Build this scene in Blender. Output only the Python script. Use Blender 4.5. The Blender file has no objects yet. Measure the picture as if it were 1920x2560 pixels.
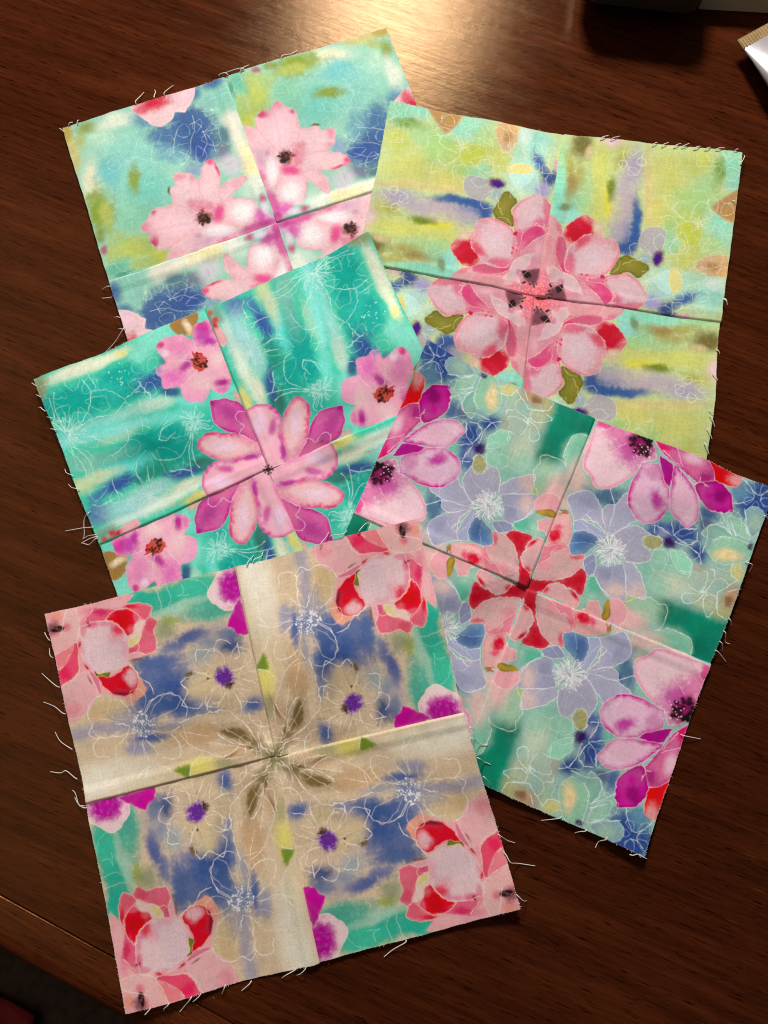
import bpy, math, random
import numpy as np
from mathutils import Matrix, Vector
sc = bpy.context.scene
COL = sc.collection
MM = 0.001

# ------------------------------------------------------------------ camera
cd = bpy.data.cameras.new('camera'); cam = bpy.data.objects.new('camera', cd); COL.objects.link(cam)
cd.sensor_fit = 'VERTICAL'; cd.sensor_height = 36.0; cd.sensor_width = 27.0
cd.lens = 2125.66 / 2560 * 36.0
cd.clip_start = 0.01; cd.clip_end = 20
cr = Vector((0.99656051, -0.08166772, -0.01405497)); cu = Vector((0.08286832, 0.98212227, 0.16902273)); cf = Vector((0, 0.16960609, -0.98551194))
cam.matrix_world = Matrix(((cr.x, cu.x, -cf.x, 0), (cr.y, cu.y, -cf.y, 0), (cr.z, cu.z, -cf.z, 0.36879), (0, 0, 0, 1)))
sc.camera = cam

# ------------------------------------------------------------------ light: a lamp beyond the far edge, a dim window high on the left, weak room light
w = bpy.data.worlds.new('World'); sc.world = w; w.use_nodes = True
bg = w.node_tree.nodes['Background']; bg.inputs[0].default_value = (1.0, 0.95, 0.90, 1); bg.inputs[1].default_value = 0.05
def area(name, loc, target, size, power, color, size_y=None):
    l = bpy.data.lights.new(name, 'AREA'); l.energy = power; l.color = color; l.size = size
    if size_y: l.shape = 'RECTANGLE'; l.size_y = size_y
    o = bpy.data.objects.new(name, l); COL.objects.link(o); o.location = loc
    o.rotation_euler = (Vector(target) - Vector(loc)).to_track_quat('-Z', 'Y').to_euler()
    return o
area('desk_lamp_light', (0.070, 0.90, 0.70), (-0.02, 0.16, 0), 0.19, 14.6, (1.0, 0.97, 0.91))
area('window_light', (-0.86, 0.30, 1.55), (-0.86, 0.30, 0), 0.75, 5.2, (1.0, 0.86, 0.74), 1.8)
vs = sc.view_settings; vs.view_transform = 'Standard'; vs.look = 'None'; vs.exposure = 0.0; vs.gamma = 1.0; vs.use_curve_mapping = False
sc.cycles.use_denoising = True; sc.cycles.filter_width = 1.1

# ------------------------------------------------------------------ helpers
def tag(o, label=None, cat=None, group=None, kind=None):
    if label: o['label'] = label
    if cat: o['category'] = cat
    if group: o['group'] = group
    if kind: o['kind'] = kind
    return o
def obj(name, verts, faces, mat, parent=None, smooth=False, loc=None):
    me = bpy.data.meshes.new(name); me.from_pydata([tuple(v) for v in verts], [], [tuple(f) for f in faces]); me.update()
    if smooth: me.polygons.foreach_set('use_smooth', [True] * len(me.polygons))
    if mat: me.materials.append(mat)
    o = bpy.data.objects.new(name, me); COL.objects.link(o)
    if parent: o.parent = parent
    if loc: o.location = loc
    return o
def empty(name, loc=(0, 0, 0)):
    o = bpy.data.objects.new(name, None); COL.objects.link(o); o.location = loc; o.empty_display_size = 0.02
    return o
def srgb(c): 
    c = np.asarray(c, float) / 255.0
    return np.where(c <= 0.04045, c / 12.92, ((c + 0.055) / 1.055) ** 2.4)
def mat(name, color, rough=0.6, spec=0.4, metal=0.0):
    m = bpy.data.materials.new(name); m.use_nodes = True
    b = m.node_tree.nodes['Principled BSDF']; b.inputs['Base Color'].default_value = (*color, 1)
    b.inputs['Roughness'].default_value = rough; b.inputs['Specular IOR Level'].default_value = spec; b.inputs['Metallic'].default_value = metal
    return m, m.node_tree, b
def noise_col(m, nt, b, c0, c1, scale, detail=4, stretch=(1, 1, 1), rot=0, bump=0.0, bscale=None):
    tc = nt.nodes.new('ShaderNodeTexCoord'); mp = nt.nodes.new('ShaderNodeMapping'); mp.inputs['Scale'].default_value = stretch; mp.inputs['Rotation'].default_value = (0, 0, rot)
    nz = nt.nodes.new('ShaderNodeTexNoise'); nz.inputs['Scale'].default_value = scale; nz.inputs['Detail'].default_value = detail
    rp = nt.nodes.new('ShaderNodeValToRGB'); rp.color_ramp.elements[0].position = 0.3; rp.color_ramp.elements[1].position = 0.7
    rp.color_ramp.elements[0].color = (*c0, 1); rp.color_ramp.elements[1].color = (*c1, 1)
    nt.links.new(tc.outputs['Object'], mp.inputs[0]); nt.links.new(mp.outputs[0], nz.inputs['Vector']); nt.links.new(nz.outputs[0], rp.inputs[0]); nt.links.new(rp.outputs[0], b.inputs['Base Color'])
    if bump:
        bp = nt.nodes.new('ShaderNodeBump'); bp.inputs['Strength'].default_value = bump; bp.inputs['Distance'].default_value = 0.001
        nt.links.new(nz.outputs[0], bp.inputs['Height']); nt.links.new(bp.outputs[0], b.inputs['Normal'])
    return m

# ------------------------------------------------------------------ wood
def wood_material(name, ang, c_dark, c_mid, c_light):
    m, nt, b = mat(name, c_mid, 0.34, 0.16)
    N = nt.nodes.new; L = nt.links.new
    tc = N('ShaderNodeTexCoord')
    def mapped(scale, loc=(0, 0, 0)):
        r = N('ShaderNodeMapping'); r.inputs['Rotation'].default_value = (0, 0, -ang); L(tc.outputs['Object'], r.inputs[0])
        p = N('ShaderNodeMapping'); p.inputs['Scale'].default_value = scale; p.inputs['Location'].default_value = loc; L(r.outputs[0], p.inputs[0]); return p.outputs[0]
    def nz(vec, s, d, dist=0.0, rough=0.55):
        n = N('ShaderNodeTexNoise'); n.inputs['Scale'].default_value = s; n.inputs['Detail'].default_value = d; n.inputs['Distortion'].default_value = dist; n.inputs['Roughness'].default_value = rough
        L(vec, n.inputs['Vector']); return n.outputs[0]
    def ramp(v, stops):
        r = N('ShaderNodeValToRGB'); e = r.color_ramp.elements
        e[0].position, e[0].color = stops[0][0], (*stops[0][1], 1); e[1].position, e[1].color = stops[-1][0], (*stops[-1][1], 1)
        for p, c in stops[1:-1]: q = e.new(p); q.color = (*c, 1)
        L(v, r.inputs[0]); return r.outputs[0]
    def mix(f, a, c, mode='MIX'):
        x = N('ShaderNodeMix'); x.data_type = 'RGBA'; x.blend_type = mode
        if isinstance(f, float): x.inputs[0].default_value = f
        else: L(f, x.inputs[0])
        L(a, x.inputs[6])
        if isinstance(c, tuple): x.inputs[7].default_value = (*c, 1)
        else: L(c, x.inputs[7])
        return x.outputs[2]
    big = nz(mapped((0.7, 5, 5)), 9.0, 6, 1.6)
    mid = nz(mapped((2.2, 55, 55), (3, 1, 0)), 9.0, 7, 0.4, 0.65)
    fine = nz(mapped((10, 260, 260), (1, 5, 0)), 9.0, 5, 0.2, 0.7)
    pore = nz(mapped((14, 190, 190), (7, 2, 0)), 8.0, 2, 0.0)
    colr = ramp(big, [(0.36, c_dark), (0.5, c_mid), (0.64, c_light)])
    colr = mix(0.55, colr, ramp(mid, [(0.33, c_dark), (0.66, c_light)]))
    colr = mix(0.35, colr, ramp(fine, [(0.30, tuple(0.45 * q for q in c_dark)), (0.65, c_light)]))
    pm = ramp(pore, [(0.30, (1, 1, 1)), (0.40, (0, 0, 0))])
    colr = mix(pm, colr, tuple(0.35 * q for q in c_dark))
    # pale rubbed scratches that follow the grain in places
    scr = nz(mapped((5, 150, 150), (2, 9, 0)), 10.0, 1, 0.0); scm = nz(mapped((1.0, 1.6, 1)), 8.0, 2)
    sm = N('ShaderNodeMath'); sm.operation = 'MULTIPLY'
    L(ramp(scr, [(0.69, (0, 0, 0)), (0.78, (1, 1, 1))]), sm.inputs[0]); L(ramp(scm, [(0.54, (0, 0, 0)), (0.70, (0.6, 0.6, 0.6))]), sm.inputs[1])
    colr = mix(sm.outputs[0], colr, (0.20, 0.10, 0.055))
    # dust specks
    vo = N('ShaderNodeTexVoronoi'); vo.inputs['Scale'].default_value = 55; L(tc.outputs['Object'], vo.inputs['Vector'])
    colr = mix(ramp(vo.outputs['Distance'], [(0.012, (0.6, 0.6, 0.6)), (0.022, (0, 0, 0))]), colr, (0.28, 0.20, 0.15))
    L(colr, b.inputs['Base Color'])
    ro = N('ShaderNodeMapRange'); ro.inputs[1].default_value = 0.3; ro.inputs[2].default_value = 0.7; ro.inputs[3].default_value = 0.11; ro.inputs[4].default_value = 0.20
    L(nz(mapped((3, 14, 14), (5, 5, 0)), 14.0, 5), ro.inputs[0]); L(ro.outputs[0], b.inputs['Roughness'])
    b.inputs['Specular Tint'].default_value = (1.0, 0.56, 0.20, 1)
    # relief: grain plus small dents in the varnish
    ad = N('ShaderNodeMath'); ad.operation = 'MULTIPLY_ADD'; L(fine, ad.inputs[0]); ad.inputs[1].default_value = 0.5; L(mid, ad.inputs[2])
    dent = nz(mapped((60, 90, 90)), 3.0, 3); a2 = N('ShaderNodeMath'); a2.operation = 'MULTIPLY_ADD'; L(dent, a2.inputs[0]); a2.inputs[1].default_value = 0.6; L(ad.outputs[0], a2.inputs[2])
    bp = N('ShaderNodeBump'); bp.inputs['Strength'].default_value = 0.16; bp.inputs['Distance'].default_value = 0.0005; L(a2.outputs[0], bp.inputs['Height']); L(bp.outputs[0], b.inputs['Normal'])
    return m
ANG = math.radians(-26.5)
wood = wood_material('mahogany', ANG, (0.010, 0.0016, 0.0007), (0.038, 0.0066, 0.0023), (0.100, 0.0220, 0.0066))
EANG = math.radians(-31.0)
wood_edge = wood_material('mahogany_edge', EANG, (0.014, 0.0024, 0.0009), (0.056, 0.0105, 0.0030), (0.140, 0.032, 0.009))

# ------------------------------------------------------------------ table: top sheet, edge moulding below left
ex, ey = math.cos(EANG), math.sin(EANG)          # along the edge
nx, ny = ey, -ex                                  # outwards
E0 = Vector((-0.1491, -0.1185))
def tp(a, d, z): return (E0.x + ex * a + nx * d, E0.y + ey * a + ny * d, z)
table = obj('table_top', [tp(-0.9, -0.0205, 0), tp(1.2, -0.0205, 0), tp(1.2, -1.4, 0), tp(-0.9, -1.4, 0)], [(0, 1, 2, 3)], wood)
tag(table, kind='structure')
prof = [(-0.0205, 0), (-0.02035, -0.0010), (-0.0200, -0.0012), (-0.01975, -0.0006), (-0.0197, -0.00005), (-0.0190, 0), (-0.008, 0), (-0.0045, -0.0002), (-0.0025, -0.0012), (-0.0010, -0.0030), (-0.0002, -0.0055), (0, -0.009), (-0.0006, -0.013), (-0.003, -0.017), (-0.004, -0.026), (-0.03, -0.026)]
v = []; f = []
for i, a in enumerate((-0.9, 1.2)):
    v += [tp(a, d, z) for d, z in prof]
n = len(prof)
for k in range(n - 1): f.append((k, k + 1, n + k + 1, n + k))
obj('edge_moulding', v, f, wood_edge, table, smooth=True)
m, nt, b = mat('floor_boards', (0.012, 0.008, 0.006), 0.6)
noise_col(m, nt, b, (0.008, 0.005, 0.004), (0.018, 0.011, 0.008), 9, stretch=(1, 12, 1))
tag(obj('floor', [(-2, -2, -0.72), (2, -2, -0.72), (2, 2, -0.72), (-2, 2, -0.72)], [(0, 1, 2, 3)], m), kind='structure')

def rounded_slab(x0, x1, y0, y1, z0, z1, r, bev=0.0, seg=6):
    """a slab with rounded plan corners and a small top bevel"""
    ring = []
    for cx, cy, a0 in ((x1 - r, y1 - r, 0), (x0 + r, y1 - r, 90), (x0 + r, y0 + r, 180), (x1 - r, y0 + r, 270)):
        for k in range(seg + 1):
            a = math.radians(a0 + 90 * k / seg); ring.append((cx, cy, math.cos(a), math.sin(a)))
    lv = [(z0, 0.0)] + ([(z1 - bev, 0.0), (z1 - 0.3 * bev, 0.3 * bev), (z1, bev)] if bev else [(z1, 0.0)])
    v = []; f = []; n = len(ring)
    for z, ins in lv: v += [(cx + (r - ins) * c, cy + (r - ins) * s, z) for cx, cy, c, s in ring]
    for k in range(len(lv) - 1):
        for i in range(n): f.append((k * n + i, k * n + (i + 1) % n, (k + 1) * n + (i + 1) % n, (k + 1) * n + i))
    f.append(tuple(range(n - 1, -1, -1))); f.append(tuple((len(lv) - 1) * n + i for i in range(n)))
    return v, f

# ------------------------------------------------------------------ fabric prints, painted procedurally in numpy (flat print, no shading)
NT = 560
def nfield(seed, n, s):
    """smooth value noise in [-1,1] with about s cells across"""
    r = np.random.RandomState(seed); g = r.uniform(-1, 1, (s + 3, s + 3))
    x = np.linspace(0, s, n); i = np.floor(x).astype(int); i = np.minimum(i, s); t = x - i; t = t * t * (3 - 2 * t)
    a = g[i][:, i] * (1 - t)[None] + g[i][:, i + 1] * t[None]; c = g[i + 1][:, i] * (1 - t)[None] + g[i + 1][:, i + 1] * t[None]
    return a * (1 - t)[:, None] + c * t[:, None]
def fbm(seed, s, octv=4):
    o = 0; a = 1; tot = 0
    for k in range(octv): o = o + a * nfield(seed + 31 * k, NT, s * 2 ** k); tot += a; a *= 0.55
    return o / tot
def smooth(a, b, x):
    t = np.clip((x - a) / (b - a), 0, 1); return t * t * (3 - 2 * t)
def catmull(p, closed, k=7, tn=1.0):
    p = np.asarray(p, float); n = len(p); out = []
    for i in range(n if closed else n - 1):
        if closed: a, b_, c, d = p[(i - 1) % n], p[i], p[(i + 1) % n], p[(i + 2) % n]
        else: a, b_, c, d = p[max(i - 1, 0)], p[i], p[i + 1], p[min(i + 2, n - 1)]
        for j in range(k):
            t = j / k; m0 = 0.5 * tn * (c - a); m1 = 0.5 * tn * (d - b_); out.append((2 * t ** 3 - 3 * t * t + 1) * b_ + (t ** 3 - 2 * t * t + t) * m0 + (3 * t * t - 2 * t ** 3) * c + (t ** 3 - t * t) * m1)
    if not closed: out.append(p[-1])
    return np.array(out)
class Print:
    """A square of printed cotton. `quad` gives the artwork-board position of the cut square's corners in the order
    outer corner, clockwise seam end, block centre, anticlockwise seam end."""
    def __init__(s, quad, base, gain, seed, flip=False, mag=1.0, gb=1.0):
        A = []; B = []
        for (u, v), (x, y) in zip(((0, 0), (1, 0), (1, 1), (0, 1)), quad):
            A += [[u, v, 1, 0, 0, 0, -u * x, -v * x], [0, 0, 0, u, v, 1, -u * y, -v * y]]; B += [x, y]
        h = np.append(np.linalg.solve(np.array(A, float), np.array(B, float)), 1).reshape(3, 3); s.hi = np.linalg.inv(h)
        u = (np.arange(NT) + 0.5) / NT; U, V = np.meshgrid(u, u)
        W = h[2, 0] * U + h[2, 1] * V + 1; s.X = (h[0, 0] * U + h[0, 1] * V + h[0, 2]) / W; s.Y = (h[1, 0] * U + h[1, 1] * V + h[1, 2]) / W
        s.n1 = fbm(seed, 7); s.n2 = fbm(seed + 1, 7); s.n3 = fbm(seed + 2, 22, 3); s.n4 = fbm(seed + 3, 60, 2); s.n5 = fbm(seed + 4, 150, 2); s.st = s.streaks(seed + 9)
        s.img = np.empty((NT, NT, 3)); s.img[:] = srgb(base); s.gain = gain; s.mag = mag; s.gb = gb; s.k, s.ox, s.oy = 1.0, 0.0, 0.0; s.rnd = random.Random(seed); s.streak = s.st if not flip else s.st.T
    def frame(s, k=1.0, ox=0.0, oy=0.0):
        s.k, s.ox, s.oy = k, ox, oy
    def streaks(s, seed):
        # dry-brush streaks along one thread direction
        a = nfield(seed, NT, 90); k = 61; c = np.cumsum(np.pad(a, ((0, 0), (k // 2 + 1, k // 2)), mode='edge'), 1); a = (c[:, k:] - c[:, :-k]) / k
        return np.clip(a * 2.6, -1, 1)
    def box(s, x0, y0, x1, y1):
        P = s.hi @ np.array([[x0, x1, x1, x0], [y0, y0, y1, y1], [1, 1, 1, 1]], float); u = P[0] / P[2] * NT; v = P[1] / P[2] * NT
        a, b_ = max(0, int(u.min()) - 1), min(NT, int(u.max()) + 2); c, d = max(0, int(v.min()) - 1), min(NT, int(v.max()) + 2)
        return None if a >= b_ or c >= d else (slice(c, d), slice(a, b_))
    def blend(s, sl, al, col):
        s.img[sl] += al[..., None] * (col - s.img[sl])
    def ell(s, sl, x, y, rx, ry, ang, wob=1.0):
        X = s.X[sl] + 26 * wob * s.n1[sl] - x; Y = s.Y[sl] + 26 * wob * s.n2[sl] - y; a = math.radians(ang); c, n = math.cos(a), math.sin(a)
        return np.sqrt(((c * X + n * Y) / rx) ** 2 + ((-n * X + c * Y) / ry) ** 2) + 0.20 * s.n3[sl] + 0.17 * s.n4[sl] + 0.09 * s.n5[sl] + 0.05 * s.streak[sl]
    def wash(s, x, y, rx, ry, col, al=0.9, ang=0, hard=0.3, clip=None):
        x, y, rx, ry = s.ox + s.k * x, s.oy + s.k * y, rx * s.k, ry * s.k
        R = 1.7 * max(rx, ry) + 30; sl = s.box(x - R, y - R, x + R, y + R)
        if sl is None: return
        m_ = al * (1 - smooth(hard, 1.45, s.ell(sl, x, y, rx, ry, ang))) * np.clip(0.98 + 0.09 * s.n4[sl] + 0.06 * s.n5[sl] + 0.06 * s.streak[sl], 0, 1)
        if clip is not None: m_ = m_ * clip[sl]
        c = srgb(s.tone(col)) * (1 + 0.05 * s.n3[sl] + 0.05 * s.streak[sl] + 0.08 * s.n2[sl] + 0.02 * s.n4[sl])[..., None]; s.img[sl] += m_[..., None] * (c - s.img[sl])
    def tone(s, c):
        if c[0] > 190 and c[0] > c[1] + 12 and 0.88 * c[1] < c[2] <= c[1] + 14: return (c[0], c[1] * 0.965, min(255, c[2] * 1.05))
        if c[1] > c[0] + 50: return (c[0], c[1], min(255, c[2] * s.gb))
        if c[2] > c[0] + 40 and c[2] > c[1] + 25: return (c[0] * 0.97, c[1] * 1.03, c[2] * 0.98)
        return (c[0], c[1], c[2] * s.mag) if c[0] > c[1] + 25 and c[2] > c[1] else c
    def sdf(s, sl, P, closed, wob=3.0):
        X = s.X[sl] + wob * s.n3[sl]; Y = s.Y[sl] + wob * s.n4[sl]; d = np.full(X.shape, 1e9); ins = np.zeros(X.shape, bool); n = len(P)
        for i in range(n if closed else n - 1):
            a, b_ = P[i], P[(i + 1) % n]; ex_, ey_ = b_ - a; l2 = ex_ * ex_ + ey_ * ey_ + 1e-9
            t = np.clip(((X - a[0]) * ex_ + (Y - a[1]) * ey_) / l2, 0, 1); d = np.minimum(d, (X - a[0] - t * ex_) ** 2 + (Y - a[1] - t * ey_) ** 2)
            if closed and a[1] != b_[1]:
                q = (a[1] > Y) != (b_[1] > Y); ins ^= q & (X < a[0] + (Y - a[1]) / (b_[1] - a[1]) * ex_)
        d = np.sqrt(d); return np.where(ins, d, -d) if closed else d
    def shape(s, pts, fill, edge=None, ew=35, al=1.0, soft=4, washes=(), line=None, la=0.6, lw=4.2, wob=9):
        pts = [(s.ox + s.k * a, s.oy + s.k * c) for a, c in pts]; ew = ew * s.k; P = catmull(pts, True, 6, 0.62); mg = 20 + soft; sl = s.box(P[:, 0].min() - mg, P[:, 1].min() - mg, P[:, 0].max() + mg, P[:, 1].max() + mg)
        if sl is None: return
        d = s.sdf(sl, P, True, wob); m_ = smooth(-soft, soft, d) * al
        c = np.empty(d.shape + (3,)); c[:] = srgb(s.tone(fill))
        if edge is not None:
            e = (1 - smooth(0, ew * 1.35, d + 7 * s.n3[sl] + 5 * s.n4[sl])) * np.clip(0.72 + 0.9 * s.n1[sl] + 0.5 * s.n2[sl], 0.12, 1); e = np.clip(e + 0.14 * smooth(0.05, 0.7, s.n2[sl] + 0.5 * s.n3[sl]), 0, 1); c += (0.95 * e)[..., None] * (srgb(s.tone(edge)) - c)
        c *= (1 + 0.035 * s.n3[sl] + 0.07 * s.n2[sl] + 0.02 * s.n4[sl])[..., None]; sat = c.mean(-1, keepdims=True); c = sat + (c - sat) * (1 + 0.25 * s.n1[sl] + 0.10 * s.n3[sl])[..., None]; c = np.clip(c, 0.004, 1)
        s.img[sl] += m_[..., None] * (c - s.img[sl])
        if washes:
            cl = np.zeros((NT, NT)); cl[sl] = m_
            for q in washes: s.wash(*q, clip=cl)
        if line is not None:
            s.blend(sl, la * (1 - smooth(lw * 0.35, lw, np.abs(d))) * np.clip(0.75 + 0.7 * s.n3[sl], 0.1, 1), srgb(line))
    def line(s, pts, col=(236, 226, 216), al=0.72, w_=4.3, wob=9):
        P = catmull([(s.ox + s.k * a, s.oy + s.k * c) for a, c in pts], False, 6); sl = s.box(P[:, 0].min() - 15, P[:, 1].min() - 15, P[:, 0].max() + 15, P[:, 1].max() + 15)
        if sl is None: return
        d = s.sdf(sl, P, False, wob); s.blend(sl, al * (1 - smooth(w_ * 0.35, w_, d)) * np.clip(0.85 + 0.6 * s.n3[sl], 0.25, 1), srgb(col))
    def lines(s, L_, **k):
        for p in L_: s.line(p, **k)
    def spots(s, x, y, r, n, col, size=7, al=0.9):
        for i in range(n):
            a = s.rnd.uniform(0, 6.28); q = r * math.sqrt(s.rnd.random()); z = size * s.rnd.uniform(0.6, 1.5)
            s.wash(x + q * math.cos(a), y + q * math.sin(a), z, z * s.rnd.uniform(0.6, 1.2), col, al, 0, 0.6)
    def stamens(s, x, y, r0, r1, n, col=(238, 232, 226), al=0.7, a0=0, a1=360, w_=4.2, loop=True):
        for i in range(n):
            a = math.radians(a0 + (a1 - a0) * (i + s.rnd.uniform(0, 0.8)) / n); ra = r0 * s.rnd.uniform(0.6, 1.2); rb = r1 * s.rnd.uniform(0.6, 1.08); k = s.rnd.uniform(-0.2, 0.2)
            p = [(x + ra * math.cos(a), y + ra * math.sin(a)), (x + (ra + rb) / 2 * math.cos(a + k), y + (ra + rb) / 2 * math.sin(a + k)), (x + rb * math.cos(a + 0.4 * k), y + rb * math.sin(a + 0.4 * k))]
            if loop and i % 2: p.append((x + 0.75 * rb * math.cos(a + 0.25), y + 0.75 * rb * math.sin(a + 0.25)))
            s.line(p, col, al, w_)
    def sketch(s, x, y, r, n, col, al=0.45, turn=0.0, core=True):
        # a flower drawn in one thin wandering line
        for i in range(n):
            a = turn + 6.283 * i / n + s.rnd.uniform(-0.12, 0.12); w_ = 3.0 / n * s.rnd.uniform(0.7, 1.1); q = r * s.rnd.uniform(0.75, 1.1); b0 = 0.28 * r
            pt = lambda rr_, da: (x + rr_ * math.cos(a + da), y + rr_ * math.sin(a + da))
            j = lambda: s.rnd.uniform(0.93, 1.07)
            s.line([pt(b0, -0.2 * w_), pt(0.6 * q * j(), -0.75 * w_), pt(0.9 * q * j(), -0.62 * w_), pt(0.97 * q * j(), -0.2 * w_), pt(q * j(), 0.15 * w_), pt(0.88 * q * j(), 0.6 * w_), pt(0.55 * q * j(), 0.7 * w_), pt(b0, 0.25 * w_)], col, al * s.rnd.uniform(0.6, 1.0), 3.8)
        if core: s.stamens(x, y, 0.04 * r, 0.24 * r, 12, col, al)
    def image(s, name):
        # softened a touch like ink in cotton, then the weave's own tone variation
        k = s.img; k = 0.5 * k + 0.125 * (np.roll(k, 1, 0) + np.roll(k, -1, 0) + np.roll(k, 1, 1) + np.roll(k, -1, 1))
        r = np.random.RandomState(s.rnd.randint(0, 9999)); g = r.normal(0, 1, (NT, NT)); g = 0.5 * (g + 0.5 * np.roll(g, 1, 0) + 0.5 * np.roll(g, 1, 1))
        k = k * (np.maximum(k.mean(-1, keepdims=True), 0.01) / 0.5) ** 0.14; mu = k.mean(-1, keepdims=True); k = mu + (k - mu) * 1.10; k = np.clip(k * s.gain * (1 + 0.05 * s.n1 + 0.02 * s.n3 + 0.02 * s.n4 + 0.06 * s.n5 + 0.08 * g)[..., None] * np.stack([1 + 0.05 * s.n2, 1 + 0 * s.n2, 1 - 0.05 * s.n2], -1), 0, 0.88)
        wv = []
        for q in (0, 1):
            a = nfield(s.rnd.randint(0, 9999), NT, 270); kk = 21; c = np.cumsum(np.pad(a, ((0, 0), (kk // 2 + 1, kk // 2)), mode='edge'), 1); a = (c[:, kk:] - c[:, :-kk]) / kk; wv.append(a if q else a.T)
        k = np.clip(k * (1 + 0.16 * (wv[0] + wv[1]))[..., None], 0, 0.88)
        px = np.ones((NT, NT, 4), np.float32); px[..., :3] = k
        im = bpy.data.images.new(name, NT, NT, float_buffer=True, is_data=True); im.pixels.foreach_set(px.ravel()); im.update(); im.pack()
        return im
def do(p, kind, rows):
    for r in rows: getattr(p, kind)(*r)
WL = (238, 228, 216)
# --- front block: tan and blue with a pink-red rose
def print_tan():
    p = Print([(15.8, 349.5), (1324, 24.6), (1597, 1333), (285, 1663)], (202, 182, 156), 1.22, 11)
    do(p, 'wash', [
        (250, 1300, 260, 120, (196, 174, 150), .8), (450, 1470, 330, 110, (218, 208, 192), .95, -12), (330, 1560, 160, 90, (214, 206, 192), .9, -12),
        (720, 1480, 160, 50, (206, 196, 170), .8, -12), (1080, 1410, 130, 65, (206, 196, 112), .95, -10), (1260, 1380, 90, 45, (150, 155, 112), .8, -12),
        (1050, 1190, 210, 95, (192, 160, 126), .95, -8), (1350, 1300, 170, 70, (188, 158, 128), .8, -10), (1450, 1130, 110, 90, (184, 160, 136), .8),
        (820, 250, 320, 85, (58, 172, 148), 1, -14, .6), (1130, 280, 220, 90, (66, 168, 146), .9, -14), (1400, 420, 60, 60, (120, 170, 150), .7), (1060, 170, 160, 70, (70, 178, 152), 1, -14, .6), (680, 250, 90, 60, (58, 172, 148), 1, -14, .7), (1190, 340, 210, 75, (78, 160, 142), .95, -14), (1400, 330, 80, 60, (90, 165, 145), .8),
        (900, 330, 150, 40, (150, 190, 168), .8, -16), (980, 280, 200, 26, (160, 196, 178), .75, -16), (860, 400, 70, 40, (150, 164, 82), .9, -12), (830, 470, 90, 70, (140, 146, 116), .85),
        (1130, 480, 240, 60, (168, 154, 152), .85, -16), (1230, 560, 180, 70, (160, 152, 152), .8), (850, 580, 60, 60, (165, 150, 140), .7)])
    do(p, 'wash', [
        (1010, 520, 140, 48, (74, 88, 152), .95, -18), (900, 590, 90, 40, (84, 98, 156), .8, -12), (800, 700, 200, 60, (62, 82, 142), .95, -6), (850, 800, 190, 130, (62, 86, 150), .85, 0, .3), (880, 760, 260, 190, (140, 142, 165), .35), (930, 880, 130, 110, (60, 82, 146), 1), (760, 940, 120, 70, (66, 88, 150), .9),
        (860, 990, 200, 75, (64, 86, 148), .95, -10), (1000, 1030, 110, 45, (84, 100, 154), .85, -14), (1010, 690, 90, 14, (172, 156, 168), .7, -6), (880, 650, 120, 16, (120, 126, 160), .6, -8),
        (1310, 590, 85, 80, (62, 78, 128), .95), (1300, 500, 70, 45, (72, 88, 140), .9), (1110, 650, 100, 80, (138, 152, 160), .85), (1140, 560, 60, 35, (110, 125, 155), .7),
        (1450, 980, 100, 60, (74, 92, 152), .95, -10), (300, 1170, 230, 50, (158, 152, 168), .85, -5), (480, 1150, 160, 45, (152, 148, 168), .75, -5), (690, 1120, 100, 120, (108, 120, 162), .9), (720, 1205, 150, 34, (76, 92, 156), .95, -6),
        (660, 1280, 110, 50, (142, 142, 168), .85), (430, 1030, 150, 100, (192, 168, 130), .85), (1080, 870, 120, 100, (198, 178, 146), 1), (1240, 960, 140, 90, (192, 170, 140), 1), (1410, 810, 110, 100, (194, 172, 146), 1), (1290, 690, 110, 70, (188, 168, 148), .95), (1180, 800, 90, 90, (198, 176, 142), 1)])
    do(p, 'wash', [(760, 800, 150, 190, (66, 90, 152), .65), (980, 960, 170, 60, (62, 84, 146), .8, -8), (1130, 1010, 90, 40, (96, 108, 158), .7), (700, 1000, 130, 60, (86, 102, 158), .6), (600, 880, 60, 60, (80, 96, 150), .6), (1180, 520, 160, 60, (140, 142, 160), .5, -15), (560, 1090, 130, 70, (140, 142, 166), .6), (900, 1120, 130, 40, (120, 126, 162), .6, -8), (1080, 870, 110, 90, (198, 178, 146), .9)])
    # rose
    p.frame(.5333, -27.65, 221.2); pl = (240, 200, 186)
    p.shape([(60, 250), (1190, -10), (1135, 105), (1240, 95), (1400, 110), (1480, 160), (1440, 270), (1530, 350), (1490, 450), (1520, 560), (1530, 740), (1400, 775), (1200, 850), (1150, 880), (1290, 1000), (1290, 1060), (1400, 1210), (1370, 1290), (1200, 1390), (1000, 1340), (820, 1300), (720, 1350), (640, 1500), (540, 1600), (330, 1600)], (222, 164, 156), None, washes=[(640, 200, 150, 60, (216, 130, 138), .8), (950, 110, 200, 60, (224, 174, 164), .8), (220, 260, 90, 50, (230, 146, 126), .9)])
    p.shape([(350, 190), (470, 175), (500, 330), (510, 550), (330, 720), (190, 770), (165, 590), (280, 520)], (218, 174, 160), None, washes=[(340, 410, 60, 60, (208, 108, 114), .8)], line=pl)
    p.shape([(510, 380), (620, 250), (700, 165), (860, 175), (1000, 190), (870, 312), (700, 345), (560, 400)], (212, 100, 128), None, soft=10, washes=[(790, 230, 110, 60, (204, 56, 98), .95)])
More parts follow.
